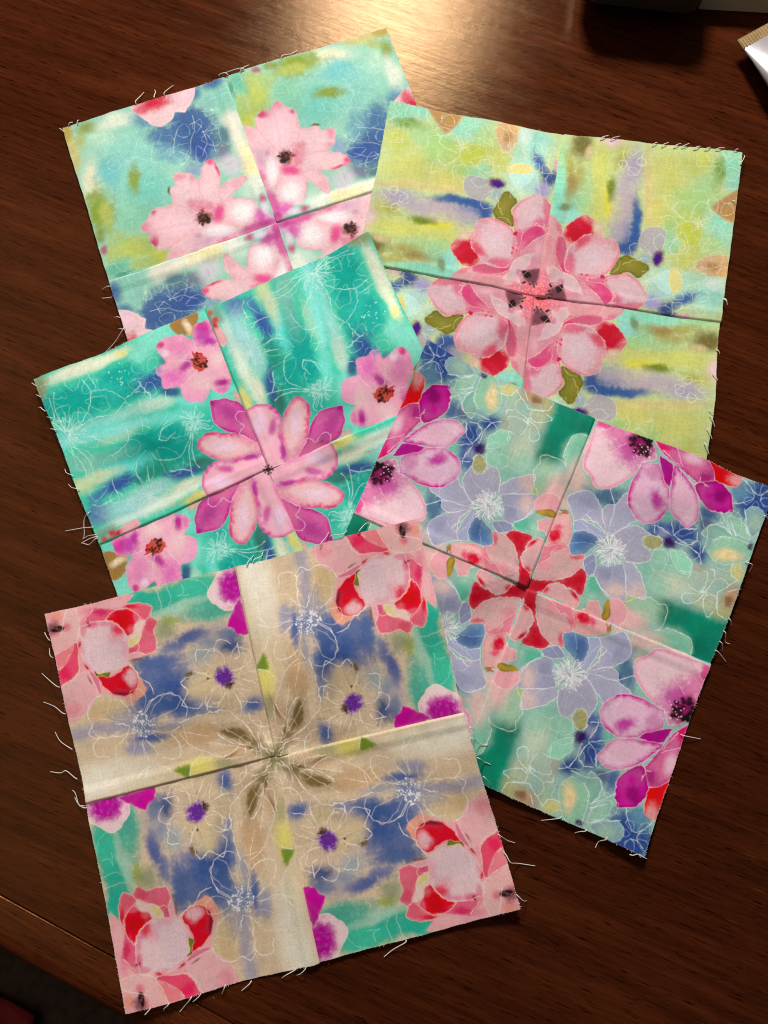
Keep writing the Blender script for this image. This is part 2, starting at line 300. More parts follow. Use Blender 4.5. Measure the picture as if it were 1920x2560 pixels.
    p.shape([(1040, 170), (1240, 95), (1400, 110), (1480, 160), (1440, 270), (1530, 350), (1490, 450), (1520, 560), (1530, 740), (1400, 775), (1240, 745), (1150, 780), (1150, 690), (1300, 620), (1340, 480), (1380, 350), (1290, 300), (1230, 210)], (214, 98, 116), (222, 136, 140), 40, washes=[(1190, 150, 100, 44, (204, 38, 58), .95), (1430, 400, 80, 80, (206, 84, 98), .8), (1420, 640, 100, 70, (220, 112, 136), .8), (1230, 720, 60, 40, (204, 80, 130), .8)], line=pl, la=.5)
    p.shape([(1200, 420), (1330, 340), (1385, 340), (1340, 420), (1330, 540), (1270, 640), (1160, 690), (1140, 560)], (212, 190, 168), None, washes=[(1240, 600, 100, 60, (206, 192, 124), .9, -30)], line=pl, la=.5)
    p.shape([(870, 315), (990, 190), (1120, 180), (1240, 210), (1290, 290), (1245, 380), (1210, 500), (1130, 550), (1060, 430), (1000, 370)], (206, 40, 58), None, soft=13, washes=[(1110, 330, 90, 110, (196, 20, 38), .8), (1270, 300, 40, 80, (216, 110, 122), .8), (940, 270, 60, 50, (212, 70, 90), .7), (1200, 470, 50, 50, (216, 120, 118), .6)])
    p.shape([(520, 420), (600, 350), (850, 335), (1000, 380), (1080, 450), (1150, 560), (1160, 790), (1185, 850), (1140, 910), (1040, 960), (960, 1020), (880, 1010), (760, 1020), (680, 980), (580, 880), (540, 770), (555, 620), (520, 540)], (210, 188, 178), (214, 160, 156), 22, washes=[(640, 395, 150, 56, (206, 104, 132), .95), (540, 480, 40, 80, (210, 130, 142), .8), (1030, 470, 80, 90, (212, 52, 80), .95, 40), (880, 380, 130, 40, (214, 134, 148), .85), (830, 1000, 110, 30, (198, 188, 138), .9), (1110, 720, 50, 150, (214, 164, 160), .7), (980, 560, 110, 60, (218, 160, 160), .6)], line=pl, la=.55)
    p.shape([(690, 995), (780, 1035), (860, 1010), (910, 1015), (890, 1070), (820, 1085), (740, 1060)], (112, 126, 48), (84, 84, 40), 14)
    p.shape([(1200, 950), (1300, 1060), (1405, 1210), (1370, 1290), (1220, 1395), (1050, 1345), (1200, 1290), (1260, 1180)], (216, 152, 132), None, soft=10)
    p.shape([(740, 1070), (900, 1070), (1040, 1000), (1140, 920), (1220, 950), (1290, 1060), (1290, 1200), (1230, 1290), (1090, 1312), (960, 1302), (850, 1220)], (204, 36, 54), None, soft=10, washes=[(1200, 1080, 90, 110, (214, 172, 166), 1, -25, .5), (1120, 1000, 40, 60, (208, 50, 70), .7), (1080, 1275, 130, 30, (126, 24, 44), .85, 5), (900, 1290, 60, 24, (214, 110, 120), .8, 25)], line=pl, la=.45)
    p.shape([(220, 790), (430, 640), (370, 820), (260, 980)], (222, 134, 130), None, soft=8)
    p.shape([(430, 640), (490, 640), (510, 800), (500, 1000), (400, 1110), (280, 1190), (240, 1010), (280, 950), (370, 800)], (220, 94, 116), None, soft=6, washes=[(330, 1020, 100, 110, (218, 52, 92), .95), (450, 700, 60, 100, (216, 86, 110), .8)], line=pl, la=.5)
    p.shape([(290, 1200), (420, 1100), (520, 1010), (620, 980), (690, 1110), (750, 1240), (740, 1310), (650, 1470), (540, 1600), (330, 1590)], (214, 172, 162), None, soft=8, washes=[(400, 1500, 150, 100, (216, 142, 140), .75), (480, 1130, 90, 60, (210, 176, 164), .8)], line=pl, la=.4)
    p.shape([(620, 980), (760, 1090), (800, 1300), (750, 1250)], (204, 126, 140), None, line=pl, la=.5); p.wash(675, 1110, 16, 70, (118, 108, 88), .8, -30); p.wash(630, 920, 22, 56, (186, 30, 58), .95, -30); p.wash(515, 650, 26, 54, (204, 46, 78), .95)
    p.wash(190, 420, 74, 115, (116, 58, 62), .95); p.spots(240, 430, 56, 14, (34, 16, 22), 18); p.spots(610, 385, 34, 4, (150, 40, 90), 14); p.wash(1280, 850, 130, 22, (128, 88, 60), .75, -6)
    p.lines([[(350, 200), (320, 330), (280, 520)], [(470, 180), (505, 330), (510, 500), (470, 590)], [(500, 570), (340, 710), (200, 770)], [(510, 380), (560, 340), (690, 180)], [(560, 400), (700, 345), (850, 330), (1000, 375), (1150, 560)], [(440, 650), (370, 830), (270, 980)], [(490, 640), (500, 850), (490, 1050), (300, 1190)], [(530, 750), (590, 910), (700, 1010)], [(850, 320), (990, 190), (1180, 185), (1330, 300)], [(1300, 620), (1300, 720), (1180, 770)], [(1440, 270), (1380, 330)], [(1240, 745), (1400, 775), (1520, 730)], [(620, 980), (690, 1120), (750, 1240), (740, 1310)], [(1290, 1060), (1285, 1200), (1190, 1300)], [(520, 500), (570, 590)]], col=(246, 204, 188), al=.7)
    p.frame()
    # magenta flower at the seam end
    p.shape([(1215, 60), (1340, 20), (1375, 265), (1320, 322), (1258, 330), (1180, 282), (1140, 232), (1155, 168)], (222, 196, 186), (214, 190, 170), 12, washes=[(1300, 160, 95, 125, (178, 36, 148), 1, 0, .6), (1330, 60, 40, 60, (150, 30, 120), .7)], line=(240, 225, 205))
    p.shape([(1330, 300), (1365, 262), (1425, 490), (1350, 495), (1328, 462), (1280, 440), (1300, 370)], (176, 40, 140), (200, 80, 160), 14)
    # small tan flower, leaves
    p.shape([(890, 1425), (950, 1397), (1010, 1397), (1000, 1482), (940, 1462)], (118, 140, 62), (150, 165, 90), 14, soft=10)
    p.shape([(1215, 1165), (1290, 1140), (1380, 1150), (1410, 1200), (1390, 1230), (1300, 1210)], (96, 76, 44), (120, 95, 60), 20, soft=14)
    p.wash(1450, 1275, 60, 12, (110, 86, 52), .8, 8); p.wash(1290, 1330, 60, 12, (120, 95, 60), .7, -30); p.wash(1560, 1320, 60, 30, (112, 120, 78), .8)
    p.wash(1340, 1190, 170, 80, (140, 118, 78), .55, 12); p.wash(1500, 1280, 110, 50, (128, 112, 70), .55, 20); p.wash(1460, 1240, 90, 40, (126, 104, 64), .5, 20)
    p.wash(1255, 792, 62, 54, (112, 56, 152), 1, 0, .75); p.spots(1255, 795, 62, 30, (196, 150, 200), 6, .7); p.wash(1252, 795, 44, 38, (104, 46, 146), .9, 0, .7); p.wash(1285, 850, 34, 22, (92, 68, 50), .95); p.spots(1300, 830, 26, 6, (70, 50, 40), 7)
    p.wash(1010, 772, 36, 12, (112, 84, 44), .9, -10); p.wash(990, 795, 12, 18, (112, 84, 44), .9); p.spots(1130, 782, 30, 4, (100, 75, 50), 5)
    p.stamens(685, 1120, 55, 95, 14, al=.4); p.spots(685, 1110, 90, 80, (226, 222, 232), 5, .8)
    p.lines([[(600, 1030), (530, 945)], [(390, 920), (330, 960), (300, 1030), (310, 1090), (330, 1130), (308, 1190), (350, 1215), (430, 1210), (560, 1190), (590, 1130)], [(380, 1210), (345, 1260), (350, 1335), (440, 1340)], [(580, 1180), (520, 1255)], [(700, 1230), (765, 1275)], [(680, 1260), (715, 1370), (700, 1480)], [(880, 1180), (930, 1240), (942, 1320), (890, 1360), (820, 1340)], [(740, 1160), (850, 1170), (940, 1135)],
        [(690, 1050), (735, 970), (772, 940)], [(700, 1050), (770, 945), (860, 905), (940, 930), (990, 1000), (985, 1060)], [(600, 700), (660, 760), (670, 800), (740, 830), (772, 905)], [(960, 990), (1050, 1010), (1100, 980)], [(490, 1110), (590, 1125)],
        [(1060, 680), (1060, 612), (1120, 602), (1180, 612)], [(1180, 612), (1190, 560), (1230, 538), (1300, 560)], [(1350, 560), (1358, 640), (1330, 670)], [(1250, 690), (1240, 640), (1180, 600)], [(1000, 790), (955, 830), (1000, 880), (980, 940), (958, 990)], [(1180, 860), (1140, 960), (1140, 1020), (1210, 1035)], [(1260, 890), (1220, 965), (1170, 975)], [(1310, 890), (1362, 970), (1358, 1055)], [(1330, 870), (1430, 885)], [(1340, 790), (1465, 830)], [(1350, 770), (1390, 690), (1400, 630), (1370, 632)], [(1420, 1040), (1440, 1090), (1500, 1130), (1550, 1120)], [(1360, 960), (1485, 965)], [(1060, 760), (1110, 770), (1150, 790)],
        [(940, 1110), (1060, 1060), (1250, 1020), (1320, 1060), (1400, 1120), (1450, 1200), (1500, 1290)], [(940, 1180), (1000, 1250), (1100, 1300), (1240, 1335), (1345, 1270)], [(1190, 1170), (1260, 1230), (1370, 1255)], [(1200, 1190), (1300, 1240)], [(970, 1170), (1120, 1195)], [(1550, 1120), (1592, 1200), (1585, 1300)], [(1480, 1160), (1490, 1240), (1560, 1305)], [(1390, 1270), (1380, 1330), (1250, 1350)], [(780, 1400), (700, 1420), (640, 1490)], [(1080, 1320), (1020, 1390), (1005, 1470)], [(870, 1420), (780, 1400)]])
    p.lines([[(780, 170), (815, 270), (820, 320)], [(850, 160), (882, 240), (862, 310)], [(1010, 112), (1100, 130), (1142, 185)], [(960, 142), (972, 195), (930, 230)], [(930, 230), (1010, 215)]], col=(160, 220, 205), al=.6)
    p.sketch(660, 1130, 330, 7, WL, .5, .3, False); p.sketch(1250, 800, 230, 6, WL, .5, .1, False); p.sketch(1480, 1240, 170, 5, WL, .5, .8, False)
    p.lines([[(1150, 1100), (1300, 1170), (1480, 1290)], [(1100, 1240), (1280, 1260), (1500, 1300)], [(1240, 1190), (1330, 1240), (1420, 1260)], [(1520, 1180), (1570, 1290)], [(1420, 1150), (1520, 1290)]], al=.5)
    return p.image('print_tan')

# --- right front block: lavender and teal flowers, red pinwheel at the centre
def print_lavender():
    p = Print([(1713, 481), (1270, 1670), (19, 1158), (480, 16)], (146, 180, 172), 1.14, 23, True)
    do(p, 'wash', [(350, 420, 80, 120, (204, 182, 162), 1), (420, 200, 60, 120, (216, 190, 176), 1), (280, 570, 60, 60, (214, 190, 170), .9), (230, 700, 70, 80, (210, 186, 172), .8), (560, 530, 150, 60, (88, 112, 152), 1), (600, 600, 70, 40, (62, 88, 152), .95), (660, 440, 70, 55, (128, 184, 170), .95), (470, 440, 30, 40, (190, 165, 130), .8), (420, 490, 40, 40, (150, 150, 165), .8),
        (950, 760, 170, 70, (74, 94, 158), 1), (1090, 800, 120, 80, (54, 74, 144), 1), (1170, 920, 60, 100, (48, 72, 138), 1, -35), (1240, 660, 90, 50, (76, 94, 152), .95), (1230, 740, 60, 50, (80, 80, 130), .8), (1600, 560, 160, 130, (44, 70, 146), 1, 0, .6), (1480, 500, 80, 70, (104, 138, 172), .9), (1660, 620, 60, 60, (60, 80, 150), .9), (980, 670, 40, 40, (110, 180, 160), .9),
        (950, 1060, 220, 110, (132, 186, 166), 1), (1010, 1140, 170, 90, (186, 196, 178), .9, 15), (900, 1150, 90, 80, (150, 192, 172), .9), (1220, 1080, 130, 70, (164, 180, 166), .9), (1180, 1030, 60, 30, (160, 150, 140), .7), (470, 1130, 70, 90, (98, 178, 152), 1), (430, 1230, 70, 50, (150, 190, 170), .9), (1250, 1250, 120, 80, (176, 180, 150), .8, 20), (1400, 1080, 80, 60, (160, 180, 150), .8),
        (1400, 1220, 60, 110, (176, 146, 116), 1, 15), (1440, 1040, 45, 70, (206, 196, 130), .9), (1340, 1340, 80, 60, (170, 166, 116), .9), (1380, 1250, 24, 40, (120, 80, 50), .7)])
    p.shape([(890, 1235), (1080, 1270), (1300, 1362), (1400, 1400), (1290, 1690), (1120, 1640), (1110, 1500), (1040, 1440), (950, 1420), (880, 1340)], (18, 128, 104), (40, 140, 115), 60, soft=46, washes=[(950, 1300, 50, 60, (16, 105, 85), .8), (1200, 1560, 80, 60, (14, 118, 98), .8)])
    p.shape([(880, 1460), (980, 1435), (1080, 1470), (1135, 1520), (1142, 1610), (1000, 1580), (900, 1540)], (124, 188, 164), (150, 190, 165), 30, soft=14)
    do(p, 'wash', [(830, 1310, 110, 90, (158, 190, 166), .95), (720, 1240, 60, 40, (170, 190, 130), .8), (700, 1370, 130, 80, (226, 182, 168), 1, 20), (620, 1260, 50, 40, (226, 150, 146), .95), (640, 1440, 150, 40, (206, 184, 164), .9, 22), (860, 1480, 120, 40, (200, 186, 164), .8, 22)])
    lav = (164, 165, 190); WLn = (232, 230, 234)
    p.shape([(290, 560), (312, 528), (430, 498), (500, 570), (540, 680), (562, 790), (480, 705), (400, 692), (340, 702), (315, 640)], lav, (180, 172, 186), 20, line=WLn, washes=[(420, 560, 70, 40, (150, 150, 180), .5)])
    p.shape([(560, 790), (528, 640), (560, 592), (620, 590), (692, 512), (712, 600), (762, 692), (680, 742), (600, 795)], (166, 166, 188), None, line=WLn)
    p.shape([(335, 710), (400, 695), (480, 740), (560, 800), (500, 840), (400, 792), (342, 778)], (158, 164, 192), None, line=WLn)
    p.shape([(330, 780), (410, 768), (490, 808), (505, 850), (450, 892), (410, 925), (320, 932), (298, 890)], (90, 114, 168), (130, 142, 180), 40, line=WLn, la=.5, soft=12, al=.9, washes=[(400, 820, 70, 40, (62, 88, 150), .7)])
    p.shape([(400, 965), (470, 930), (482, 1000), (460, 1075), (420, 1062)], (142, 146, 176), None, line=WLn)
    p.shape([(600, 805), (680, 745), (760, 733), (832, 770), (862, 802), (812, 840), (852, 900), (862, 950), (820, 985), (740, 985), (690, 972), (650, 900)], (162, 160, 180), (168, 168, 190), 20, line=WLn)
    p.shape([(660, 985), (740, 990), (790, 1060), (815, 1140), (828, 1225), (740, 1217), (688, 1182), (690, 1080)], (166, 166, 188), None, line=WLn, washes=[(760, 1180, 80, 70, (204, 188, 170), 1)])
    p.shape([(468, 1050), (500, 1000), (560, 1010), (660, 990), (686, 1080), (692, 1180), (680, 1242), (580, 1228), (520, 1162)], (154, 156, 182), None, line=WLn, washes=[(620, 1180, 100, 70, (202, 186, 170), 1), (540, 1060, 50, 40, (140, 142, 168), .6)])
    p.wash(580, 890, 90, 90, (176, 172, 184), .7); p.stamens(585, 900, 22, 115, 40, WLn, .6); p.stamens(575, 935, 20, 80, 20, WLn, .5, 20, 200); p.spots(585, 910, 100, 30, WLn, 4, .7)
    # magenta flower
    p.shape([(1230, 296), (1300, 315), (1400, 365), (1490, 395), (1440, 468), (1380, 456), (1290, 432), (1272, 370)], (212, 44, 48), None, washes=[(1440, 420, 60, 40, (218, 160, 148), 1), (1320, 330, 60, 18, (224, 110, 100), .8, 25)], line=(244, 180, 170))
    p.shape([(880, 160), (1000, 205), (1100, 240), (1205, 278), (1272, 360), (1278, 450), (1240, 478), (1150, 442), (1080, 380), (1010, 320), (930, 250)], (206, 108, 154), (190, 70, 135), 20, washes=[(1130, 290, 80, 40, (226, 190, 190), .9, 20), (1220, 420, 60, 50, (166, 36, 118), .9), (930, 205, 70, 35, (206, 40, 104), .95, 15)], line=(240, 190, 215))
    p.shape([(1145, 462), (1280, 430), (1360, 460), (1412, 530), (1417, 637), (1330, 642), (1240, 622), (1190, 570)], (190, 66, 146), (160, 24, 116), 22, washes=[(1340, 520, 60, 50, (142, 14, 104), .85)], line=(240, 190, 215))
    p.shape([(905, 270), (990, 318), (1004, 400), (970, 475), (930, 420)], (166, 50, 132), None, line=(235, 190, 215))
    p.shape([(495, 20), (600, 50), (760, 120), (860, 190), (880, 290), (800, 305), (720, 402), (640, 462), (560, 492), (480, 482), (440, 410), (398, 350), (400, 280), (450, 150)], (222, 196, 188), (216, 140, 170), 26, washes=[(720, 220, 140, 120, (192, 82, 156), .95), (540, 50, 80, 36, (218, 76, 140), .95, 15), (640, 120, 120, 60, (206, 110, 160), .8)], line=(240, 205, 215))
    p.shape([(800, 310), (900, 330), (940, 430), (976, 500), (972, 620), (900, 702), (810, 722), (740, 662), (698, 580), (710, 470), (760, 370)], (215, 184, 188), (190, 42, 142), 30, washes=[(895, 550, 42, 75, (188, 54, 150), .95, -20), (870, 370, 80, 60, (200, 130, 172), .8)], line=(240, 200, 215))
    p.shape([(1008, 328), (1080, 400), (1140, 480), (1182, 590), (1177, 682), (1110, 752), (1050, 702), (990, 642), (980, 520), (990, 420)], (215, 184, 188), (186, 46, 142), 30, line=(240, 200, 215))
    p.wash(785, 190, 90, 62, (134, 26, 88), 1, 25, .5); p.spots(790, 195, 80, 26, (40, 10, 24), 12); p.spots(820, 180, 40, 8, (20, 8, 14), 14); p.spots(790, 270, 80, 26, (236, 200, 215), 4, .8)
    p.lines([[(500, 95), (560, 80), (600, 60)], [(500, 190), (530, 160), (555, 158)], [(580, 245), (630, 210), (675, 185)], [(930, 225), (1000, 300), (1040, 330), (1055, 420)], [(1020, 215), (1060, 340)], [(1100, 400), (1135, 455), (1175, 440), (1180, 410)], [(1180, 440), (1240, 475)]], col=(240, 196, 215))
    # teal small flowers
    p.shape([(1500, 640), (1570, 600), (1625, 640), (1650, 720), (1600, 780), (1540, 800)], (132, 160, 166), None, line=(200, 220, 225), washes=[(1580, 720, 50, 60, (150, 180, 165), .9)])
    p.shape([(1380, 668), (1450, 680), (1510, 740), (1532, 825), (1450, 800), (1385, 720)], (146, 182, 166), None, line=(205, 225, 215))
    p.shape([(1205, 785), (1280, 722), (1360, 750), (1412, 802), (1300, 835)], (130, 170, 160), None, line=(205, 225, 215))
    p.shape([(1280, 840), (1360, 808), (1450, 830), (1560, 880), (1540, 960), (1400, 1002), (1310, 992), (1248, 920)], (140, 184, 160), None, line=(205, 225, 210), washes=[(1370, 945, 100, 44, (218, 196, 150), 1)])
    p.wash(1545, 880, 26, 24, (64, 32, 98), 1); p.wash(1240, 860, 40, 60, (120, 160, 160), .7)
    p.shape([(880, 895), (960, 900), (982, 950), (940, 1035), (880, 1035), (853, 980)], (138, 190, 170), None, line=(205, 228, 220))
    p.shape([(1005, 898), (1090, 920), (1142, 1000), (1120, 1065), (1040, 1035), (998, 950)], (146, 194, 174), None, line=(205, 228, 220))
    p.shape([(802, 820), (850, 800), (920, 803), (947, 850), (920, 882), (850, 892), (813, 872)], (160, 158, 112), None, line=(225, 225, 205))
    p.wash(985, 850, 42, 40, (58, 24, 96), 1, 0, .6); p.wash(950, 780, 50, 30, (150, 145, 170), .7)
    p.lines([[(870, 730), (930, 740), (1000, 800)], [(885, 715), (890, 780)], [(1000, 690), (1015, 800)], [(1020, 800), (1060, 760), (1170, 755)], [(1030, 800), (1110, 860), (1170, 840), (1178, 780)], [(1030, 840), (1160, 900), (1200, 990)], [(1190, 640), (1210, 720), (1230, 760)], [(1340, 650), (1355, 700), (1250, 740)], [(1240, 740), (1240, 830), (1205, 920)], [(1360, 690), (1410, 800)], [(1420, 580), (1500, 570), (1560, 540), (1545, 480), (1490, 410)], [(1540, 480), (1590, 520), (1620, 520)], [(1610, 560), (1620, 510), (1660, 490)], [(1510, 690), (1500, 620)], [(1400, 690), (1440, 800)], [(1500, 720), (1530, 800)]], col=(214, 222, 230))
    p.lines([[(1200, 1190), (1130, 1160), (1112, 1130)], [(1200, 1205), (1100, 1190), (1072, 1215), (1100, 1262), (1180, 1240), (1205, 1205)], [(1220, 1160), (1240, 1060), (1215, 1040)], [(1240, 1170), (1290, 1100), (1360, 1105), (1380, 1140)], [(1260, 1200), (1300, 1230), (1300, 1300)], [(1215, 1220), (1220, 1320), (1250, 1355), (1280, 1320)], [(1260, 1030), (1290, 1040), (1290, 1090)], [(1410, 1000), (1400, 1060), (1440, 1110)], [(1450, 1110), (1380, 1150), (1310, 1200), (1310, 1330), (1370, 1370)], [(1380, 1190), (1440, 1170)]], col=(216, 232, 224)); p.stamens(1215, 1190, 8, 40, 12, (216, 232, 224), .8)
    p.lines([[(690, 1250), (760, 1225), (840, 1215), (910, 1258), (960, 1270), (972, 1320), (940, 1410), (890, 1450)], [(900, 1450), (980, 1432), (1080, 1470), (1138, 1520), (1140, 1610)], [(600, 1300), (680, 1310), (690, 1370), (650, 1405)], [(430, 1280), (470, 1240)], [(410, 1120), (460, 1070), (520, 1160), (600, 1225)], [(1060, 1040), (1130, 1050), (1115, 1090)], [(740, 985), (790, 990)], [(560, 790), (620, 590)], [(420, 655), (480, 720)], [(610, 590), (580, 490)]], col=(214, 228, 224))
    p.sketch(1010, 830, 190, 5, (216, 226, 230), .45, .5, False); p.sketch(1470, 860, 230, 6, (216, 228, 226), .4, .2, False); p.sketch(600, 880, 330, 6, (226, 226, 232), .35, .9, False); p.sketch(1580, 540, 110, 5, (200, 212, 232), .5, .4, False)
    # red pinwheel petals at the block centre
    p.frame(.5246, 0, 530.3); pl = (240, 206, 196)
    p.shape([(-60, 880), (100, 1050), (370, 1090), (600, 1040), (730, 925), (800, 1000), (800, 1120), (740, 1270), (680, 1275), (600, 1210), (400, 1110), (300, 1230), (100, 1260), (-60, 1260)], (198, 36, 54), (210, 84, 96), 40, washes=[(700, 1090, 80, 60, (190, 24, 42), .7), (150, 1150, 120, 60, (196, 32, 50), .7), (450, 1080, 70, 30, (212, 90, 100), .6)], line=pl, la=.45)
    p.shape([(170, 900), (280, 630), (440, 605), (525, 640), (360, 725), (350, 790)], (214, 132, 140), None, line=pl, la=.5); p.wash(100, 780, 90, 90, (212, 168, 156), .8); p.wash(130, 640, 60, 24, (196, 40, 58), .9, -35)
    p.shape([(110, 1060), (190, 890), (350, 790), (360, 720), (520, 640), (580, 680), (610, 775), (770, 755), (740, 900), (600, 1045), (400, 1072), (250, 1085)], (206, 168, 156), (212, 120, 130), 22, washes=[(250, 880, 90, 130, (216, 144, 146), .75, 25), (690, 785, 90, 30, (212, 86, 106), .8), (450, 660, 110, 36, (214, 84, 106), .85, -20), (500, 880, 130, 90, (204, 172, 156), .8)], line=pl, la=.55)
    p.shape([(370, 300), (450, 205), (560, 225), (605, 330), (590, 560), (540, 645), (440, 620), (290, 645), (330, 480)], (216, 174, 162), (214, 140, 132), 20, washes=[(400, 530, 84, 90, (210, 32, 62), 1, 20, .5), (440, 420, 70, 44, (216, 66, 108), .9)], line=pl, la=.5); p.wash(500, 205, 60, 14, (120, 80, 50), .8, 15)
    p.shape([(230, 1260), (330, 1145), (430, 1118), (560, 1200), (650, 1240), (715, 1360), (650, 1450), (460, 1350)], (210, 168, 158), None, washes=[(650, 1290, 26, 90, (198, 28, 48), 1, -40), (270, 1200, 60, 50, (196, 30, 46), .9)], line=pl, la=.5)
    p.shape([(810, 1440), (840, 1365), (950, 1365), (985, 1500), (985, 1600), (740, 1490)], (212, 166, 156), None, line=pl, la=.55); p.frame()
    p.shape([(580, 1240), (640, 1228), (695, 1300), (692, 1365), (650, 1405), (575, 1385)], (226, 168, 162), None, line=(244, 205, 195), la=.5)
    p.shape([(533, 1290), (560, 1243), (582, 1250), (577, 1345), (552, 1372), (524, 1352)], (176, 146, 58), (140, 100, 40), 10)
    p.shape([(230, 660), (280, 628), (302, 660), (260, 650)], (170, 120, 60), None)
    return p.image('print_lavender')

# --- middle left block: teal with pink-magenta flowers
def print_teal():
    p = Print([(1, 496), (1195, 11), (1634, 1126), (447, 1656)], (82, 196, 168), 1.07, 37, False, 0.92, 1.08)
    do(p, 'wash', [(330, 420, 340, 46, (226, 220, 202), .85, -23), (560, 330, 140, 45, (222, 228, 200), .9, -24), (620, 315, 60, 30, (226, 222, 150), .95), (860, 200, 170, 80, (136, 216, 184), 1, -22), (760, 320, 120, 60, (140, 216, 186), .9, -20), (1050, 100, 120, 60, (140, 210, 180), .9), (50, 560, 60, 110, (134, 144, 104), 1), (110, 690, 40, 110, (90, 150, 130), .8),
        (300, 650, 280, 115, (34, 164, 140), 1, -18, .55), (600, 490, 170, 90, (44, 168, 146), 1, -18, .5), (640, 620, 160, 60, (46, 170, 148), .9, -20), (460, 560, 120, 60, (60, 180, 156), .8), (300, 810, 200, 60, (70, 186, 162), .8, -15),
        (650, 745, 420, 50, (156, 210, 188), .8, -19), (880, 670, 150, 45, (196, 212, 194), .65, -16), (400, 880, 300, 60, (120, 212, 188), .95, -15), (620, 850, 330, 40, (140, 216, 194), .9, -18), (590, 905, 190, 28, (180, 212, 190), .6, -20), (1000, 760, 160, 40, (120, 210, 186), .8, -15),
        (850, 930, 320, 75, (28, 158, 138), 1, -20, .5), (1000, 1000, 190, 100, (38, 160, 138), 1, -15), (1210, 800, 110, 70, (50, 176, 150), .9), (480, 1060, 240, 60, (112, 184, 156), 1, -20), (330, 1080, 120, 80, (126, 190, 160), .9), (640, 1110, 190, 55, (104, 208, 188), .95, -20), (430, 1190, 200, 46, (192, 206, 172), .95, -22), (860, 1140, 180, 65, (46, 146, 120), 1, -15), (740, 1190, 80, 50, (50, 150, 122), .8), (1190, 1080, 110, 70, (54, 114, 98), .95), (1230, 1120, 60, 50, (70, 130, 110), .8),
        (570, 1235, 170, 55, (64, 90, 166), 1, -25), (440, 1320, 80, 40, (84, 120, 178), .8, -25), (450, 1440, 100, 80, (80, 106, 172), 1, -20), (1045, 1150, 130, 46, (64, 86, 156), 1, -12), (860, 520, 150, 80, (56, 86, 156), 1, -22), (970, 590, 90, 34, (56, 80, 140), .95), (940, 370, 60, 36, (88, 130, 152), .9), (330, 1250, 90, 60, (190, 206, 160), .8),
        (700, 1370, 260, 90, (160, 206, 206), 1, -20), (850, 1260, 150, 50, (150, 200, 200), .9, -20), (1090, 1225, 160, 40, (228, 222, 202), .8, -20), (930, 1345, 230, 46, (218, 220, 204), .8, -25), (640, 1480, 160, 40, (190, 205, 200), .8, -22), (1150, 1305, 130, 36, (216, 206, 128), .95, -25), (500, 1560, 100, 40, (120, 145, 130), .8, -22),
        (1330, 590, 110, 70, (120, 214, 182), 1), (1110, 650, 110, 45, (128, 214, 186), .95), (1180, 60, 50, 40, (120, 206, 172), .95), (1430, 620, 40, 60, (226, 160, 150), .8), (190, 920, 70, 70, (120, 205, 185), .7)])
    wl = (205, 235, 225)
    p.stamens(230, 880, 20, 140, 34, wl, .42, 200, 420); p.stamens(240, 930, 10, 90, 20, wl, .3); p.spots(620, 470, 90, 20, wl, 4, .6)
    p.wash(1130, 800, 80, 70, (130, 205, 180), .7); p.stamens(1130, 790, 20, 105, 26, wl, .38); p.stamens(1120, 850, 10, 60, 14, wl, .28); p.stamens(800, 1310, 10, 150, 50, (196, 222, 220), .3)
    p.lines([[(330, 490), (388, 560), (402, 660), (350, 780), (290, 860)], [(400, 580), (500, 568), (585, 600), (640, 640)], [(150, 590), (140, 680), (185, 800)], [(400, 600), (430, 540), (380, 460)], [(640, 640), (700, 600), (760, 550), (740, 510)], [(720, 600), (820, 600), (830, 640)], [(760, 550), (800, 590), (830, 635)], [(330, 870), (450, 920), (560, 950)], [(300, 850), (420, 770), (560, 740), (650, 650)], [(650, 660), (700, 690)], [(740, 640), (760, 700)], [(890, 930), (910, 860), (980, 810)], [(890, 930), (940, 930), (1000, 870)], [(1110, 880), (1090, 1000), (1100, 1140), (1125, 1170)], [(1120, 880), (1110, 980), (1130, 1080), (1160, 1110)], [(1100, 900), (1020, 1040), (880, 1060), (830, 1010)], [(960, 1140), (1060, 1125), (1110, 1140)], [(660, 860), (665, 920), (600, 990), (550, 1030)], [(280, 970), (370, 1050), (420, 1170)], [(240, 1000), (330, 1080), (370, 1170)], [(720, 1070), (715, 1150), (745, 1210)], [(790, 1100), (805, 1210)], [(540, 1190), (560, 1260), (620, 1310)], [(400, 1370), (470, 1380), (560, 1330)], [(340, 900), (440, 900)], [(760, 820), (830, 850)], [(930, 590), (945, 650)], [(110, 640), (150, 780)], [(1170, 830), (1230, 850), (1260, 820)], [(1180, 1000), (1260, 1050)]], col=wl, al=.6)
    p.sketch(300, 640, 230, 6, wl, .35, .2, False); p.sketch(820, 930, 260, 6, wl, .35, .7, False); p.sketch(560, 1220, 190, 6, wl, .35, .4, False); p.sketch(800, 480, 170, 5, wl, .35, .1, False); p.sketch(240, 930, 260, 6, wl, .35, 1.0, False)
    # pink flower at the upper seam end
    p.shape([(955, 118), (1030, 70), (1145, 28), (1147, 90), (1120, 200), (1060, 190), (1000, 182)], (166, 126, 72), None, soft=7, washes=[(1075, 130, 26, 70, (228, 208, 176), 1, -25)])
    p.frame(.5846, 815.5, 42.2)
